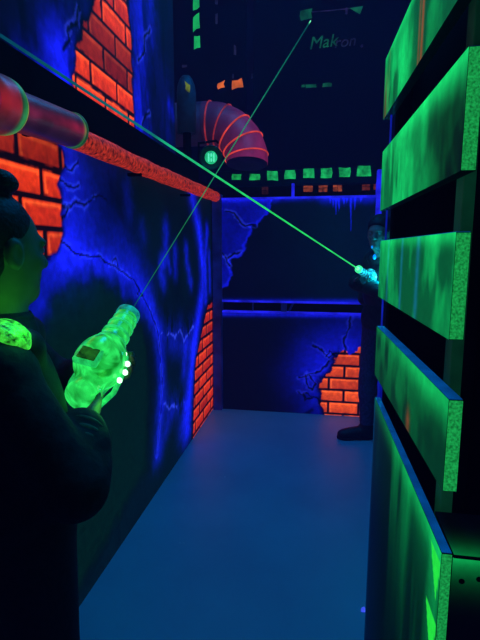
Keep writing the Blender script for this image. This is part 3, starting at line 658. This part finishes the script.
def head(c, f, s=1.0, tilt=0.0):
    f = Vector(f).normalized(); r = Vector((f.y, -f.x, 0)).normalized(); u = r.cross(f)
    M = Matrix((r, f, u)).transposed(); c = Vector(c); q = lambda a, b, e: c + (r * a + f * b + u * e) * s
    P_ = [ell(q(0, -.012, .025), (.076 * s, .098 * s, .092 * s), M, .02), ell(q(0, .022, -.045), (.062 * s, .070 * s, .085 * s), M, .035), ell(q(0, .062, -.098), (.030 * s, .026 * s, .022 * s), M, .025),
          ell(q(0, .078, .018), (.055 * s, .018 * s, .014 * s), M, .018), cone(q(0, .088, .006), q(0, .108, -.030), .009 * s, .014 * s, .014), ell(q(.013, .094, -.036), (.010 * s, .012 * s, .009 * s), M, .006), ell(q(-.013, .094, -.036), (.010 * s, .012 * s, .009 * s), M, .006),
          ell(q(0, .084, -.060), (.026 * s, .012 * s, .007 * s), M, .006), ell(q(0, .082, -.071), (.022 * s, .012 * s, .008 * s), M, .006), ell(q(.036, .060, -.025), (.024 * s, .02 * s, .02 * s), M, .02), ell(q(-.036, .060, -.025), (.024 * s, .02 * s, .02 * s), M, .02)]
    for k in (-1, 1):
        P_.append(ell(q(k * .032, .094, .000), (.018 * s, .016 * s, .011 * s), M, .010, 'sub')); P_.append(ell(q(k * .032, .077, .000), (.013 * s, .013 * s, .0115 * s), M, .003))
        P_.append(ell(q(k * .079, -.012, -.012), (.011 * s, .021 * s, .034 * s), M, .006)); P_.append(ell(q(k * .089, -.008, -.010), (.006 * s, .010 * s, .019 * s), M, .005, 'sub'))
    return P_, M, q
def shift(me, loc): me.transform(Matrix.Translation(-Vector(loc))); return me
def person(J, label, mats, hairf):
    loc_ = Vector(J['base']); fb = Vector(J['fb']).normalized(); rb = Vector((fb.y, -fb.x, 0)); uz = Vector((0, 0, 1)); Mb_ = Matrix((rb, fb, uz)).transposed()
    V_ = lambda k: Vector(J[k])
    hp, nk, hd = V_('neck'), V_('neck'), V_('head'); w = J.get('w', 1.0)
    H_, Mh, q = head(hd, J['fh'], J.get('hs', 1.0))
    torso = [ell(V_('pelvis'), (.165 * w, .115 * w, .13), Mb_, .05), ell(V_('pelvis').lerp(V_('chest'), .5), (.145 * w, .105 * w, .17), Mb_, .06), ell(V_('chest'), (.172 * w, .118 * w, .20), Mb_, .06),
             cone(V_('shR'), V_('shL'), .060, .060, .05), cone(V_('neck') - uz * .06, q(0, -.015, -.07), .060, .054, .03), cone(V_('neck') - uz * .03, V_('shR'), .05, .05, .04), cone(V_('neck') - uz * .03, V_('shL'), .05, .05, .04)]
    arms = []
    for s in 'RL': arms += [cone(V_('sh' + s), V_('el' + s), .054, .043, .03), cone(V_('el' + s), V_('wr' + s), .043, .029, .02)]
    hands = hand(V_('wrR'), J['hdR'], J['hnR'], J.get('curl', .9), -1) + hand(V_('wrL'), J['hdL'], J['hnL'], J.get('curl', .9), 1)
    legs, feet = [], []
    for s in 'RL':
        legs += [cone(V_('hi' + s), V_('kn' + s), .085, .058, .04), cone(V_('kn' + s), V_('kn' + s).lerp(V_('an' + s), .35), .056, .056, .02), cone(V_('kn' + s).lerp(V_('an' + s), .3), V_('an' + s), .056, .038, .02)]
        a, t = V_('an' + s), V_('to' + s); feet += [cone(a, Vector((a.x, a.y, .045)) - (t - a).normalized() * .03, .038, .040, .02), cone(Vector((a.x, a.y, .045)), Vector((t.x, t.y, .034)), .042, .032, .02)]
    body = link('person', shift(solid('person', torso + arms + legs + feet + H_ + hands, .0065), loc_), mats['skin']); body.location = loc_
    tag(body, label, 'person')
    ch = lambda nm, me, mt: link(nm, shift(me, loc_), mt, body)
    a_el = []
    for s in 'RL': a_el += [cone(V_('sh' + s), V_('el' + s), .062, .054, .03), cone(V_('el' + s), V_('el' + s).lerp(V_('wr' + s), .93), .054, .042, .02), cone(V_('el' + s).lerp(V_('wr' + s), .84), V_('el' + s).lerp(V_('wr' + s), .95), .046, .047, .006)]
        # soft folds round the sleeve
    rng = random.Random(5)
    for s in 'RL':
        for k in range(6):
            t = .15 + .14 * k; p_ = V_('el' + s).lerp(V_('wr' + s), t); a_el.append(ell(p_ + Vector((rng.uniform(-.01, .01), rng.uniform(-.01, .01), 0)), (.054 - .008 * t, .054 - .008 * t, .018), None, .012))
    hem = [ell(V_('pelvis') + uz * .02, (.178 * w, .135 * w, .15), Mb_, .05)]
    tr = [t for t in torso if not (t[0] == 'cone' and t[3] == .060 and t[4] == .054)]
    jacket = ch('jacket', solid('jacket', [p_[:-1] + (p_[-1],) for p_ in tr] + hem + a_el, .008, .012, zmin=V_('pelvis').z - .07), mats['jacket'])
    obj_c = lathe([(.066, 0), (.072, .004), (.068, .04), (.062, .052), (.056, .048), (.058, .0)], 28, Matrix.Translation(V_('neck') - uz * .035 - loc_)); obj('collar', obj_c, mats['jacket'], jacket, True)
    ch('trousers', solid('trousers', [torso[0]] + legs, .008, .014, zmin=.055, zmax=V_('pelvis').z + .09), mats['trousers'])
    for s in 'RL':
        a, t = V_('an' + s), V_('to' + s); d = (Vector((t.x, t.y, 0)) - Vector((a.x, a.y, 0))).normalized(); Ms = Matrix((Vector((d.y, -d.x, 0)), d, uz)).transposed(); mid = Vector((a.x, a.y, 0)) + d * .07
        up2 = solid('shoe', [cone(Vector((a.x, a.y, .11)), Vector((a.x, a.y, .05)), .050, .052, .02), ell(Vector((a.x, a.y, .045)) - d * .015, (.046, .06, .05), Ms, .02), ell(mid + uz * .052, (.046, .10, .042), Ms, .03), ell(Vector((t.x, t.y, .038)) - d * .012, (.046, .062, .036), Ms, .03)], .007, .004, zmin=.018, zmax=.125)
        sh = ch('shoe', up2, mats['shoe'])
        so = solid('sole', [ell(Vector((a.x, a.y, .02)) - d * .012, (.052, .066, .05), Ms, .03), ell(mid + uz * .02, (.050, .11, .05), Ms, .03), ell(Vector((t.x, t.y, .02)) - d * .012, (.052, .068, .05), Ms, .03)], .006, .002, zmin=.001, zmax=.022)
        link('sole', shift(so, loc_), mats['sole'], sh)
    ch('hair', hairf(q, Mh), mats['hair'])
    for k in (-1, 1):
        e = ell(q(k * .032, .079, .000), (.012, .0125, .0115), Mh, .001); ch('eye', solid('eye', [e], .003), mats['eye'])
    vest = ch('vest', solid('vest', [ell(V_('chest') - uz * .02, (.185 * w, .135 * w, .20), Mb_, .05), ell(V_('chest').lerp(V_('pelvis'), .4), (.165 * w, .13 * w, .16), Mb_, .05), ell(V_('shR').lerp(V_('neck'), .4) - uz * .0, (.06, .085, .05), Mb_, .04), ell(V_('shL').lerp(V_('neck'), .4), (.06, .085, .05), Mb_, .04),
                    ell(V_('neck') + uz * .04, (.085, .085, .085), Mb_, .02, 'sub')], .008, .014, zmin=V_('pelvis').z + .12), mats['vest'])
    return body, vest, jacket, q, Mh, Mb_
skin = pm('skin', (.22, .15, .11), .55, nscale=30, namt=.12); eyem = pm('eye_white', (.22, .22, .22), .25, nscale=20, namt=.1)
navyjk = pm('dark_navy_jacket_cloth', (.014, .016, .024), .85, nscale=40, namt=.5, bump=.3); blackjk = pm('black_jacket_cloth', (.020, .022, .020), .75, nscale=30, namt=.5, bump=.3)
denim = pm('navy_trouser_cloth', (.05, .05, .12), .85, nscale=60, namt=.4); dark_tr = pm('black_trouser_cloth', (.012, .012, .02), .85, nscale=60, namt=.4)
shoem = pm('black_shoe_leather', (.012, .012, .016), .6, nscale=40, namt=.4); solem = pm('dark_shoe_sole', (.01, .01, .012), .8, nscale=40, namt=.3)
hairm = pm('black_hair', (.008, .007, .008), .6, nscale=90, namt=.6, bump=.4); vestm = pm('black_vest_nylon', (.012, .014, .016), .6, nscale=50, namt=.5)

# player at the left, back three-quarter view
fb = (math.sin(math.radians(58)), math.cos(math.radians(58)), 0); fh = (math.sin(math.radians(22)), math.cos(math.radians(22)), -.03)
GD = Vector((.06, .855, .513)).normalized(); GR0 = Vector((-.5935, 1.040, 1.117))
def gun_frame(o, d, rollup=(0, 0, 1)):
    d = Vector(d).normalized(); y = Vector(rollup).cross(d).normalized(); z = d.cross(y); M = Matrix((d, y, z)).transposed().to_4x4(); M.translation = o; return M
GM = gun_frame(GR0, GD, (.25, 0, 1))
Jn = dict(base=(-.69, .94, 0), fb=fb, fh=fh, pelvis=(-.70, .93, .90), chest=(-.765, .985, 1.13), neck=(-.745, .985, 1.335), head=(-.755, 1.0, 1.502), w=.92, hs=1.08,
          shR=(-.690, .875, 1.235), shL=(-.850, 1.130, 1.245), elR=(-.500, .845, 1.00), elL=(-.80, 1.28, 1.09), wrR=(-.548, .965, 1.078), wrL=(-.655, 1.20, 1.145),
          hdR=GM.to_3x3() @ Vector((.75, .02, -.25)), hnR=GM.to_3x3() @ Vector((.1, 1, .1)), hdL=GM.to_3x3() @ Vector((.25, -.9, .1)), hnL=GM.to_3x3() @ Vector((.1, .2, 1)), curl=.95,
          hiR=(-.635, .875, .86), hiL=(-.775, .985, .86), knR=(-.625, .895, .48), knL=(-.785, 1.02, .48), anR=(-.625, .86, .085), anL=(-.79, .99, .085), toR=(-.53, .97, .03), toL=(-.70, 1.11, .03))
def hair_near(q, M):
    pts = [ell(q(0, -.022, .038), (.086, .104, .098), M, .02), ell(q(0, -.055, -.02), (.074, .066, .085), M, .03), ell(q(.020, -.004, .140), (.040, .044, .028), M, .010), ell(q(.024, -.008, .154), (.028, .028, .014), M, .012)]
    return solid('hair', pts + [ell(q(0, .085, -.035), (.12, .062, .095), M, .015, 'sub'), ell(q(.09, -.010, -.030), (.030, .034, .048), M, .01, 'sub'), ell(q(-.09, -.010, -.030), (.030, .034, .048), M, .01, 'sub')], .006)
mats_n = dict(skin=skin, jacket=navyjk, trousers=dark_tr, shoe=shoem, sole=solem, hair=hairm, eye=eyem, vest=vestm)
pn, vn, jn, qn, Mhn, Mbn = person(Jn, 'person at left in a dark jacket, hair knotted on top, raising a green glowing blaster', mats_n, hair_near)
glowg = pm('green_shoulder_light', (.05, .3, .05), .35, emit=(.035, .50, .03), es=1.2, nscale=75, namt=1.0, bump=.6)
nb = Vector(Jn['base'])
cu = []; e0, w0 = Vector(Jn['elR']), Vector(Jn['wrR'])
for k in range(5):
    t = .66 + .075 * k; p_ = e0.lerp(w0, t); cu.append(ell(p_ + Vector((.004 * (-1) ** k, 0, .003 * (-1) ** k)), (.056 - .003 * (k % 2), .056, .020), frame((0, 0, 0), (w0 - e0) + Vector((.03 * (-1) ** k, .02, 0))).to_3x3(), .008))
link('cuff', shift(solid('cuff', cu, .004), nb), pm('lit_cuff_cloth', (.07, .085, .06), .7, nscale=40, namt=.5, bump=.3), jn)  # lighter, greener jacket cloth stands for blaster light on the cuff
nprims = [ell(aty(4, 330, .90), (.032, .05, .022), Matrix.Rotation(.5, 3, 'Y'), .02), ell(aty(16, 338, .90), (.028, .045, .020), Matrix.Rotation(.6, 3, 'Y'), .02), ell(aty(24, 346, .90), (.012, .02, .014), None, .01)]
link('shoulder_light', shift(solid('shoulder_light', nprims, .005), nb), glowg, vn)
obj('edge_light', T([aty(*a) - nb for a in ((45, 372, 1.06), (51, 384, 1.05), (57, 398, 1.04), (61, 409, 1.03))], [.004, .006, .006, .004], 8), glowg, vn, True)

# blasters
def blaster(M, label, mt, group=None, S=Matrix.Identity(4)):
    loc_ = M.translation.copy(); r = root('laser_blaster', loc_, label, 'toy blaster', group); Rm_ = M.to_3x3().to_4x4() @ S
    def put(nm, bm, m_, par=r, sm=True): bmesh.ops.transform(bm, matrix=Rm_, verts=bm.verts); return obj(nm, bm, m_, par, sm)
    def puts(nm, prims, m_, h=.004, par=r):
        me = solid(nm, prims, h); me.transform(Rm_); return link(nm, me, m_, par)
    sh = puts('shell', [ell((.030, 0, -.002), (.038, .037, .036), None, .008), ell((.128, 0, .012), (.066, .053, .062), None, .012), cone((.05, 0, 0), (.10, 0, .005), .030, .036, .006), ell((.165, 0, .010), (.05, .042, .052), None, .02), cone((.19, 0, .016), (.325, 0, .020), .031, .025, .02), ell((.12, 0, .066), (.05, .022, .014), None, .012), ell((.13, 0, -.045), (.055, .022, .03), None, .02)], mt['shell'])
    for x in (.205, .240, .275, .305): put('barrel_ring', lathe([(.024, -.005), (.034 - (x - .2) * .06, -.004), (.034 - (x - .2) * .06, .004), (.024, .005)], 24, frame((x, 0, .018), (1, 0, .03))), mt['ring'])
    put('muzzle', lathe([(.025, 0), (.028, .006), (.027, .020), (.019, .024), (.016, .012), (0, .010)], 24, frame((.322, 0, .020), (1, 0, .03))), mt['muzzle'])
    put('emitter', lathe([(.0, 0), (.013, 0), (.013, .022), (.009, .028), (0, .028)], 18, frame((.334, 0, .020), (1, 0, .03))), mt['tip'])
    sc = put('screen_frame', B((.058, -.020, .060), (.112, .030, .076), .005), mt['ring'], r, False); put('screen', B((.065, -.013, .074), (.105, .023, .079), .002), mt['screen'], sc, False)
    for i in range(4):
        x = .092 + .029 * i; yy = -.056 * math.sqrt(max(.1, 1 - ((x - .12) / .085) ** 2)) - (.002 if i < 3 else -.002)
        put('led', lathe([(0, -.004), (.006, -.003), (.0075, .001), (.005, .005), (0, .006)], 14, frame((x, yy, .012 + .002 * i), (0, -1, .15))), mt['led'])
    puts('grip', [cone((.048, 0, -.03), (.022, 0, -.115), .021, .019, .01), ell((.020, 0, -.118), (.026, .021, .012), None, .01)], mt['grip'])
    put('trigger_guard', T([(.075, 0, -.040), (.085, 0, -.085), (.12, 0, -.098), (.155, 0, -.085), (.165, 0, -.05)], .006, 8), mt['grip']); put('trigger', T([(.10, 0, -.045), (.098, 0, -.065), (.106, 0, -.080)], .005, 8), mt['grip'])
    puts('fore_grip', [ell((.235, 0, -.030), (.042, .022, .022), None, .01), ell((.245, -.012, -.052), (.018, .018, .018), None, .012), ell((.205, .0, -.052), (.014, .016, .020), None, .012)], mt['grip'])
    for sgn in (-1, 1): put('side_rib', T([(.02, sgn * .034, -.016), (.08, sgn * .046, -.022), (.16, sgn * .044, -.018), (.20, sgn * .036, -.006)], .006, 8), mt['ring'])
    return r
def glow_shell(name, dk, lt, sc=34, es=1.0):
    """clear plastic lit from inside: bright cells with darker seams"""
    m, nt, out = newmat(name); p = N(nt, 'ShaderNodeBsdfPrincipled'); p.inputs['Base Color'].default_value = rgba(dk); p.inputs['Roughness'].default_value = .2
    tc = N(nt, 'ShaderNodeTexCoord'); vo = N(nt, 'ShaderNodeTexVoronoi'); vo.inputs['Scale'].default_value = sc; nz = N(nt, 'ShaderNodeTexNoise'); nz.inputs['Scale'].default_value = sc * .5; nz.inputs['Detail'].default_value = 3
    nt.links.new(tc.outputs['Object'], vo.inputs['Vector']); nt.links.new(tc.outputs['Object'], nz.inputs['Vector'])
    vo.feature = 'SMOOTH_F1'; vo.inputs['Randomness'].default_value = 1; nz.inputs['Distortion'].default_value = 1.5
    va = N(nt, 'ShaderNodeVectorMath', operation='ADD'); nt.links.new(tc.outputs['Object'], va.inputs[0]); vk = N(nt, 'ShaderNodeVectorMath', operation='SCALE'); vk.inputs['Scale'].default_value = .06; nt.links.new(nz.outputs['Color'], vk.inputs[0]); nt.links.new(vk.outputs[0], va.inputs[1]); nt.links.new(va.outputs[0], vo.inputs['Vector'])
    mx = N(nt, 'ShaderNodeMath', operation='MULTIPLY'); nt.links.new(vo.outputs['Distance'], mx.inputs[0]); nt.links.new(nz.outputs['Fac'], mx.inputs[1])
    cr = N(nt, 'ShaderNodeValToRGB'); cr.color_ramp.elements[0].position = .04; cr.color_ramp.elements[1].position = .36; cr.color_ramp.elements[0].color = rgba(lt); cr.color_ramp.elements[1].color = rgba(dk)
    nt.links.new(mx.outputs[0], cr.inputs[0]); nt.links.new(cr.outputs[0], p.inputs['Emission Color']); p.inputs['Emission Strength'].default_value = es
    nt.links.new(p.outputs[0], out.inputs['Surface']); return m
mt_n = dict(shell=glow_shell('green_lit_clear_plastic', (.004, .20, .016), (.03, .92, .14)), ring=pm('green_ring_plastic', (.05, .4, .1), .25, emit=(.015, .55, .12), nscale=40, namt=.5), muzzle=pm('teal_muzzle_plastic', (.02, .2, .2), .3, emit=(.006, .30, .22), nscale=60, namt=.6),
            tip=pm('dark_emitter_tip', (.01, .02, .02), .4, emit=(.0, .012, .01)), screen=pm('dark_green_screen', (.01, .05, .01), .2, emit=(.012, .10, .004), nscale=40, namt=.8), led=pm('white_green_led', (.8, 1, .8), .3, emit=(.55, 1, .65), es=2.2, namt=.1), grip=pm('green_grip_plastic', (.03, .2, .03), .4, emit=(.008, .16, .012), nscale=40, namt=.8))
GS = Matrix.Diagonal((.98, 1.30, 1.28, 1))
blaster(GM, 'green glowing clear plastic blaster with white lights, held by the left person', mt_n, S=GS)

# player beyond the barrier
fbf = Vector((-.75, -.66, 0)).normalized(); MZ = Vector((.262, 3.42, 1.372)); BEND = atx(0, 35, XL - .008); BD = (BEND - MZ).normalized()
FG = gun_frame(MZ - BD * .362 - Vector((0, 0, .02)), BD)
fM = FG.to_3x3()
gp = lambda a, b, c: FG @ Vector((a, b, c))
Jf = dict(base=(0.492, 3.68, 0), fb=fbf, fh=(-.42, -.90, -.06), pelvis=(0.507, 3.70, .96), chest=(0.512, 3.70, 1.26), neck=(0.492, 3.675, 1.475), head=(.432, 3.64, 1.625), hs=1.02, w=1.0,
          shR=(0.417, 3.80, 1.415), shL=(0.622, 3.575, 1.415), elR=(0.382, 3.86, 1.12), elL=(0.562, 3.42, 1.17), wrR=tuple(gp(-.045, .02, -.085)), wrL=tuple(gp(.20, -.085, -.045)),
          hdR=fM @ Vector((.75, -.05, .15)), hnR=fM @ Vector((.1, -1, .1)), hdL=fM @ Vector((.15, .9, -.1)), hnL=fM @ Vector((.1, .1, 1)), curl=.9,
          hiR=(0.447, 3.765, .93), hiL=(0.587, 3.635, .93), knR=(0.407, 3.71, .50), knL=(0.622, 3.60, .50), anR=(0.404, 3.665, .09), anL=(0.642, 3.64, .09), toR=(0.227, 3.625, .03), toL=(0.492, 3.50, .03))
def hair_far(q, M):
    pts = [ell(q(0, -.016, .045), (.087, .106, .095), M, .02), ell(q(0, -.05, -.005), (.078, .07, .08), M, .03)]
    return solid('hair', pts + [ell(q(0, .085, -.030), (.12, .062, .092), M, .015, 'sub'), ell(q(.09, -.010, -.030), (.030, .034, .048), M, .01, 'sub'), ell(q(-.09, -.010, -.030), (.030, .034, .048), M, .01, 'sub')], .006)
mats_f = dict(mats_n, jacket=blackjk, trousers=denim)
pf, vf, jf, qf, Mhf, Mbf = person(Jf, 'person standing behind the barrier in dark clothes, aiming a cyan-lit blaster', mats_f, hair_far)
cyan = pm('cyan_led', (.5, 1, 1), .3, emit=(.08, .8, 1.0), es=4, namt=.2)
mt_f = dict(shell=glow_shell('cyan_lit_clear_plastic', (.003, .14, .19), (.04, .9, 1.0), 26), ring=pm('dark_teal_plastic', (.01, .04, .05), .3, emit=(.0, .03, .05), nscale=40), muzzle=pm('green_muzzle_glow', (.1, .5, .2), .3, emit=(.06, .95, .30), es=1.1, nscale=60, namt=.3),
            tip=pm('green_emitter_glow', (.2, .8, .4), .3, emit=(.2, 1.0, .35), es=1.6, namt=.2), screen=cyan, led=cyan, grip=pm('dark_blue_grip', (.01, .02, .05), .4, emit=(.0, .03, .05), nscale=40))
blaster(FG, 'cyan-lit blaster with a bright green muzzle, held by the person behind the barrier', mt_f, S=Matrix.Diagonal((1, -1, 1, 1)))
nbf = Vector(Jf['base'])
for x, y, r_ in ((374.5, 257, .012), (372, 247, .007)):
    c = aty(x, y, 3.53); link('vest_light', shift(solid('vest_light', [ell(c, (r_, r_, r_ * 1.6), None, .002)], .003), nbf), pm('blue_vest_led', (.2, .5, 1), .3, emit=(.0, .22, .9), es=1.2), vf)
# ------------------------------------------------------------------ laser beams
def beam(label, pts, rads, cols):
    pts = [Vector(p) for p in pts]; n = 90; V_, C_ = [], []; seg = 10; a, b = pts; d = (b - a).normalized(); x = d.orthogonal().normalized(); y = d.cross(x)
    for i in range(n + 1):
        t = i / n; r_ = rads[0] + (rads[1] - rads[0]) * t; c = np.array([np.interp(t, [q[0] for q in cols], [q[1][j] for q in cols]) for j in range(3)])
        for k in range(seg):
            an = 2 * math.pi * k / seg; V_.append(list((b - a) * t + (x * math.cos(an) + y * math.sin(an)) * r_)); C_.append(c)
    Fc = [(i * seg + k, i * seg + (k + 1) % seg, (i + 1) * seg + (k + 1) % seg, (i + 1) * seg + k) for i in range(n) for k in range(seg)]
    o = link('laser_beam', raw_mesh('laser_beam', V_, Fc, np.array(C_)), beamm, smooth=True); o.location = a; return tag(o, label, 'laser beam')
beamm = paintmat('green_laser_light', (.0, .01, .0), .9, nscale=16, namt=.25)
A_ = FG @ Vector((.364, 0, .020)); tot = (BEND - A_).length
beam('bright green laser beam running from the cyan-lit blaster up to the left wall', (A_, BEND), (.0045, .0052), [(0, (.05, .9, .25)), (.05, (.03, .75, .14)), (.45, (.02, .70, .12)), (.60, (.02, .60, .16)), (.735, (.012, .45, .22)), (.76, (.004, .16, .16)), (.9, (.003, .09, .12)), (1, (.001, .05, .09))])
A2 = GM @ Vector((.364, 0, .020)); B2 = aty(310.5, 21, 6.58)
beam('thin green laser beam rising from the green blaster to the dark sign tower', (A2, B2), (.0011, .0085), [(0, (.0, .10, .05)), (.05, (.01, .16, .06)), (.12, (.012, .22, .08)), (.3, (.01, .22, .09)), (.6, (.003, .13, .07)), (.85, (.001, .07, .055)), (.955, (.001, .08, .06)), (.965, (.10, .75, .35)), (1, (.2, .9, .5))])
# ------------------------------------------------------------------ litter and a blue patch on the floor
sc_ = atz(363.5, 610.5); bm = bmesh.new()
vs = [bm.verts.new(Vector(v)) for v in ((-.012, -.010, .001), (.004, -.013, .004), (.013, .004, .002), (.003, .014, .007), (-.009, .008, .003))]; ce = bm.verts.new((.001, .001, .009))
for k in range(5): bm.faces.new((vs[k], vs[(k + 1) % 5], ce))
bm.faces.new(vs[::-1]); o = obj('blue_floor_patch', bm, pm('blue_glowing_patch', (.3, .3, .8), .7, emit=(.05, .07, .75), nscale=60, namt=.4)); o.location = sc_; tag(o, 'small crumpled blue-white patch on the floor at the barrier foot', 'paper scrap')  # glowing blue fleck laid on the floor
spm = pm('pale_speck', (.5, .6, .6), .6, emit=(.05, .22, .30), nscale=50, namt=.3)
for x, y, s in ((180, 543, .9), (184, 543, .8), (225, 477, 1.2), (257, 501, .8), (183, 508, .7), (161, 508, .7), (178, 573, .6)):
    bm = bmesh.new(); vs = [bm.verts.new((random.uniform(.7, 1.1) * .0035 * s * math.cos(a), random.uniform(.7, 1.1) * .0035 * s * math.sin(a), .0005)) for a in [k * 2 * math.pi / 6 for k in range(6)]]; tp = bm.verts.new((0, 0, .003 * s))
    for k in range(6): bm.faces.new((vs[k], vs[(k + 1) % 6], tp))
    bm.faces.new(vs[::-1]); o = obj('paper_crumb', bm, spm); o.location = atz(x, y); tag(o, 'tiny pale paper crumb lying loose on the blue floor', 'paper crumb', 'paper crumbs on the floor')
# ------------------------------------------------------------------ light and haze
def area(n, l, t, c, e, sx, sy):
    d = bpy.data.lights.new(n, 'AREA'); d.color = c; d.energy = e; d.shape = 'RECTANGLE'; d.size = sx; d.size_y = sy
    o = bpy.data.objects.new(n, d); COL.objects.link(o); o.location = l; o.rotation_euler = (Vector(t) - Vector(l)).to_track_quat('-Z', 'Y').to_euler(); return o
def point(n, l, c, e, r=.02):
    d = bpy.data.lights.new(n, 'POINT'); d.color = c; d.energy = e; d.shadow_soft_size = r
    o = bpy.data.objects.new(n, d); COL.objects.link(o); o.location = l; return o
area('overhead_blue_fill', (-.2, 2.7, 3.9), (-.2, 2.7, 0), (.0, .32, 1), 48, .9, 1.8)  # unseen overhead blue area light, added to light the floor
area('barrier_green_fill', (-.55, 1.1, 2.3), (.2, 1.05, 1.6), (.02, 1, .25), 0.45, .2, .2)  # added green light aimed at the slats, standing in for vest and laser light
point('blaster_light', GM @ Vector((.0, -.085, .03)), (.06, 1, .10), .16, .03)
point('far_blaster_light', FG @ Vector((.20, .13, .0)), (.0, .66, 1), 5.5, .03)
point('vest_light_source', aty(22, 326, .90), (.04, 1, .05), .36, .03)
w = bpy.data.worlds.new('world'); SC.world = w; w.use_nodes = True; nt = w.node_tree; nt.nodes.clear(); out = nt.nodes.new('ShaderNodeOutputWorld')
bg = nt.nodes.new('ShaderNodeBackground'); bg.inputs[0].default_value = (0, 0, 0, 1); bg.inputs[1].default_value = 0; nt.links.new(bg.outputs[0], out.inputs[0])
vs_ = nt.nodes.new('ShaderNodeVolumeScatter'); vs_.inputs['Color'].default_value = (.9, .95, 1, 1); vs_.inputs['Density'].default_value = .005; vs_.inputs['Anisotropy'].default_value = .2
em = nt.nodes.new('ShaderNodeEmission'); em.inputs[0].default_value = (.05, .03, 1, 1); em.inputs[1].default_value = .0022
ad = nt.nodes.new('ShaderNodeAddShader'); nt.links.new(vs_.outputs[0], ad.inputs[0]); nt.links.new(em.outputs[0], ad.inputs[1]); nt.links.new(ad.outputs[0], out.inputs['Volume'])
SC.view_settings.view_transform = 'Standard'; SC.view_settings.look = 'None'
SC.cycles.use_denoising = True; SC.cycles.max_bounces = 5; SC.cycles.volume_bounces = 1; SC.cycles.sample_clamp_indirect = 4
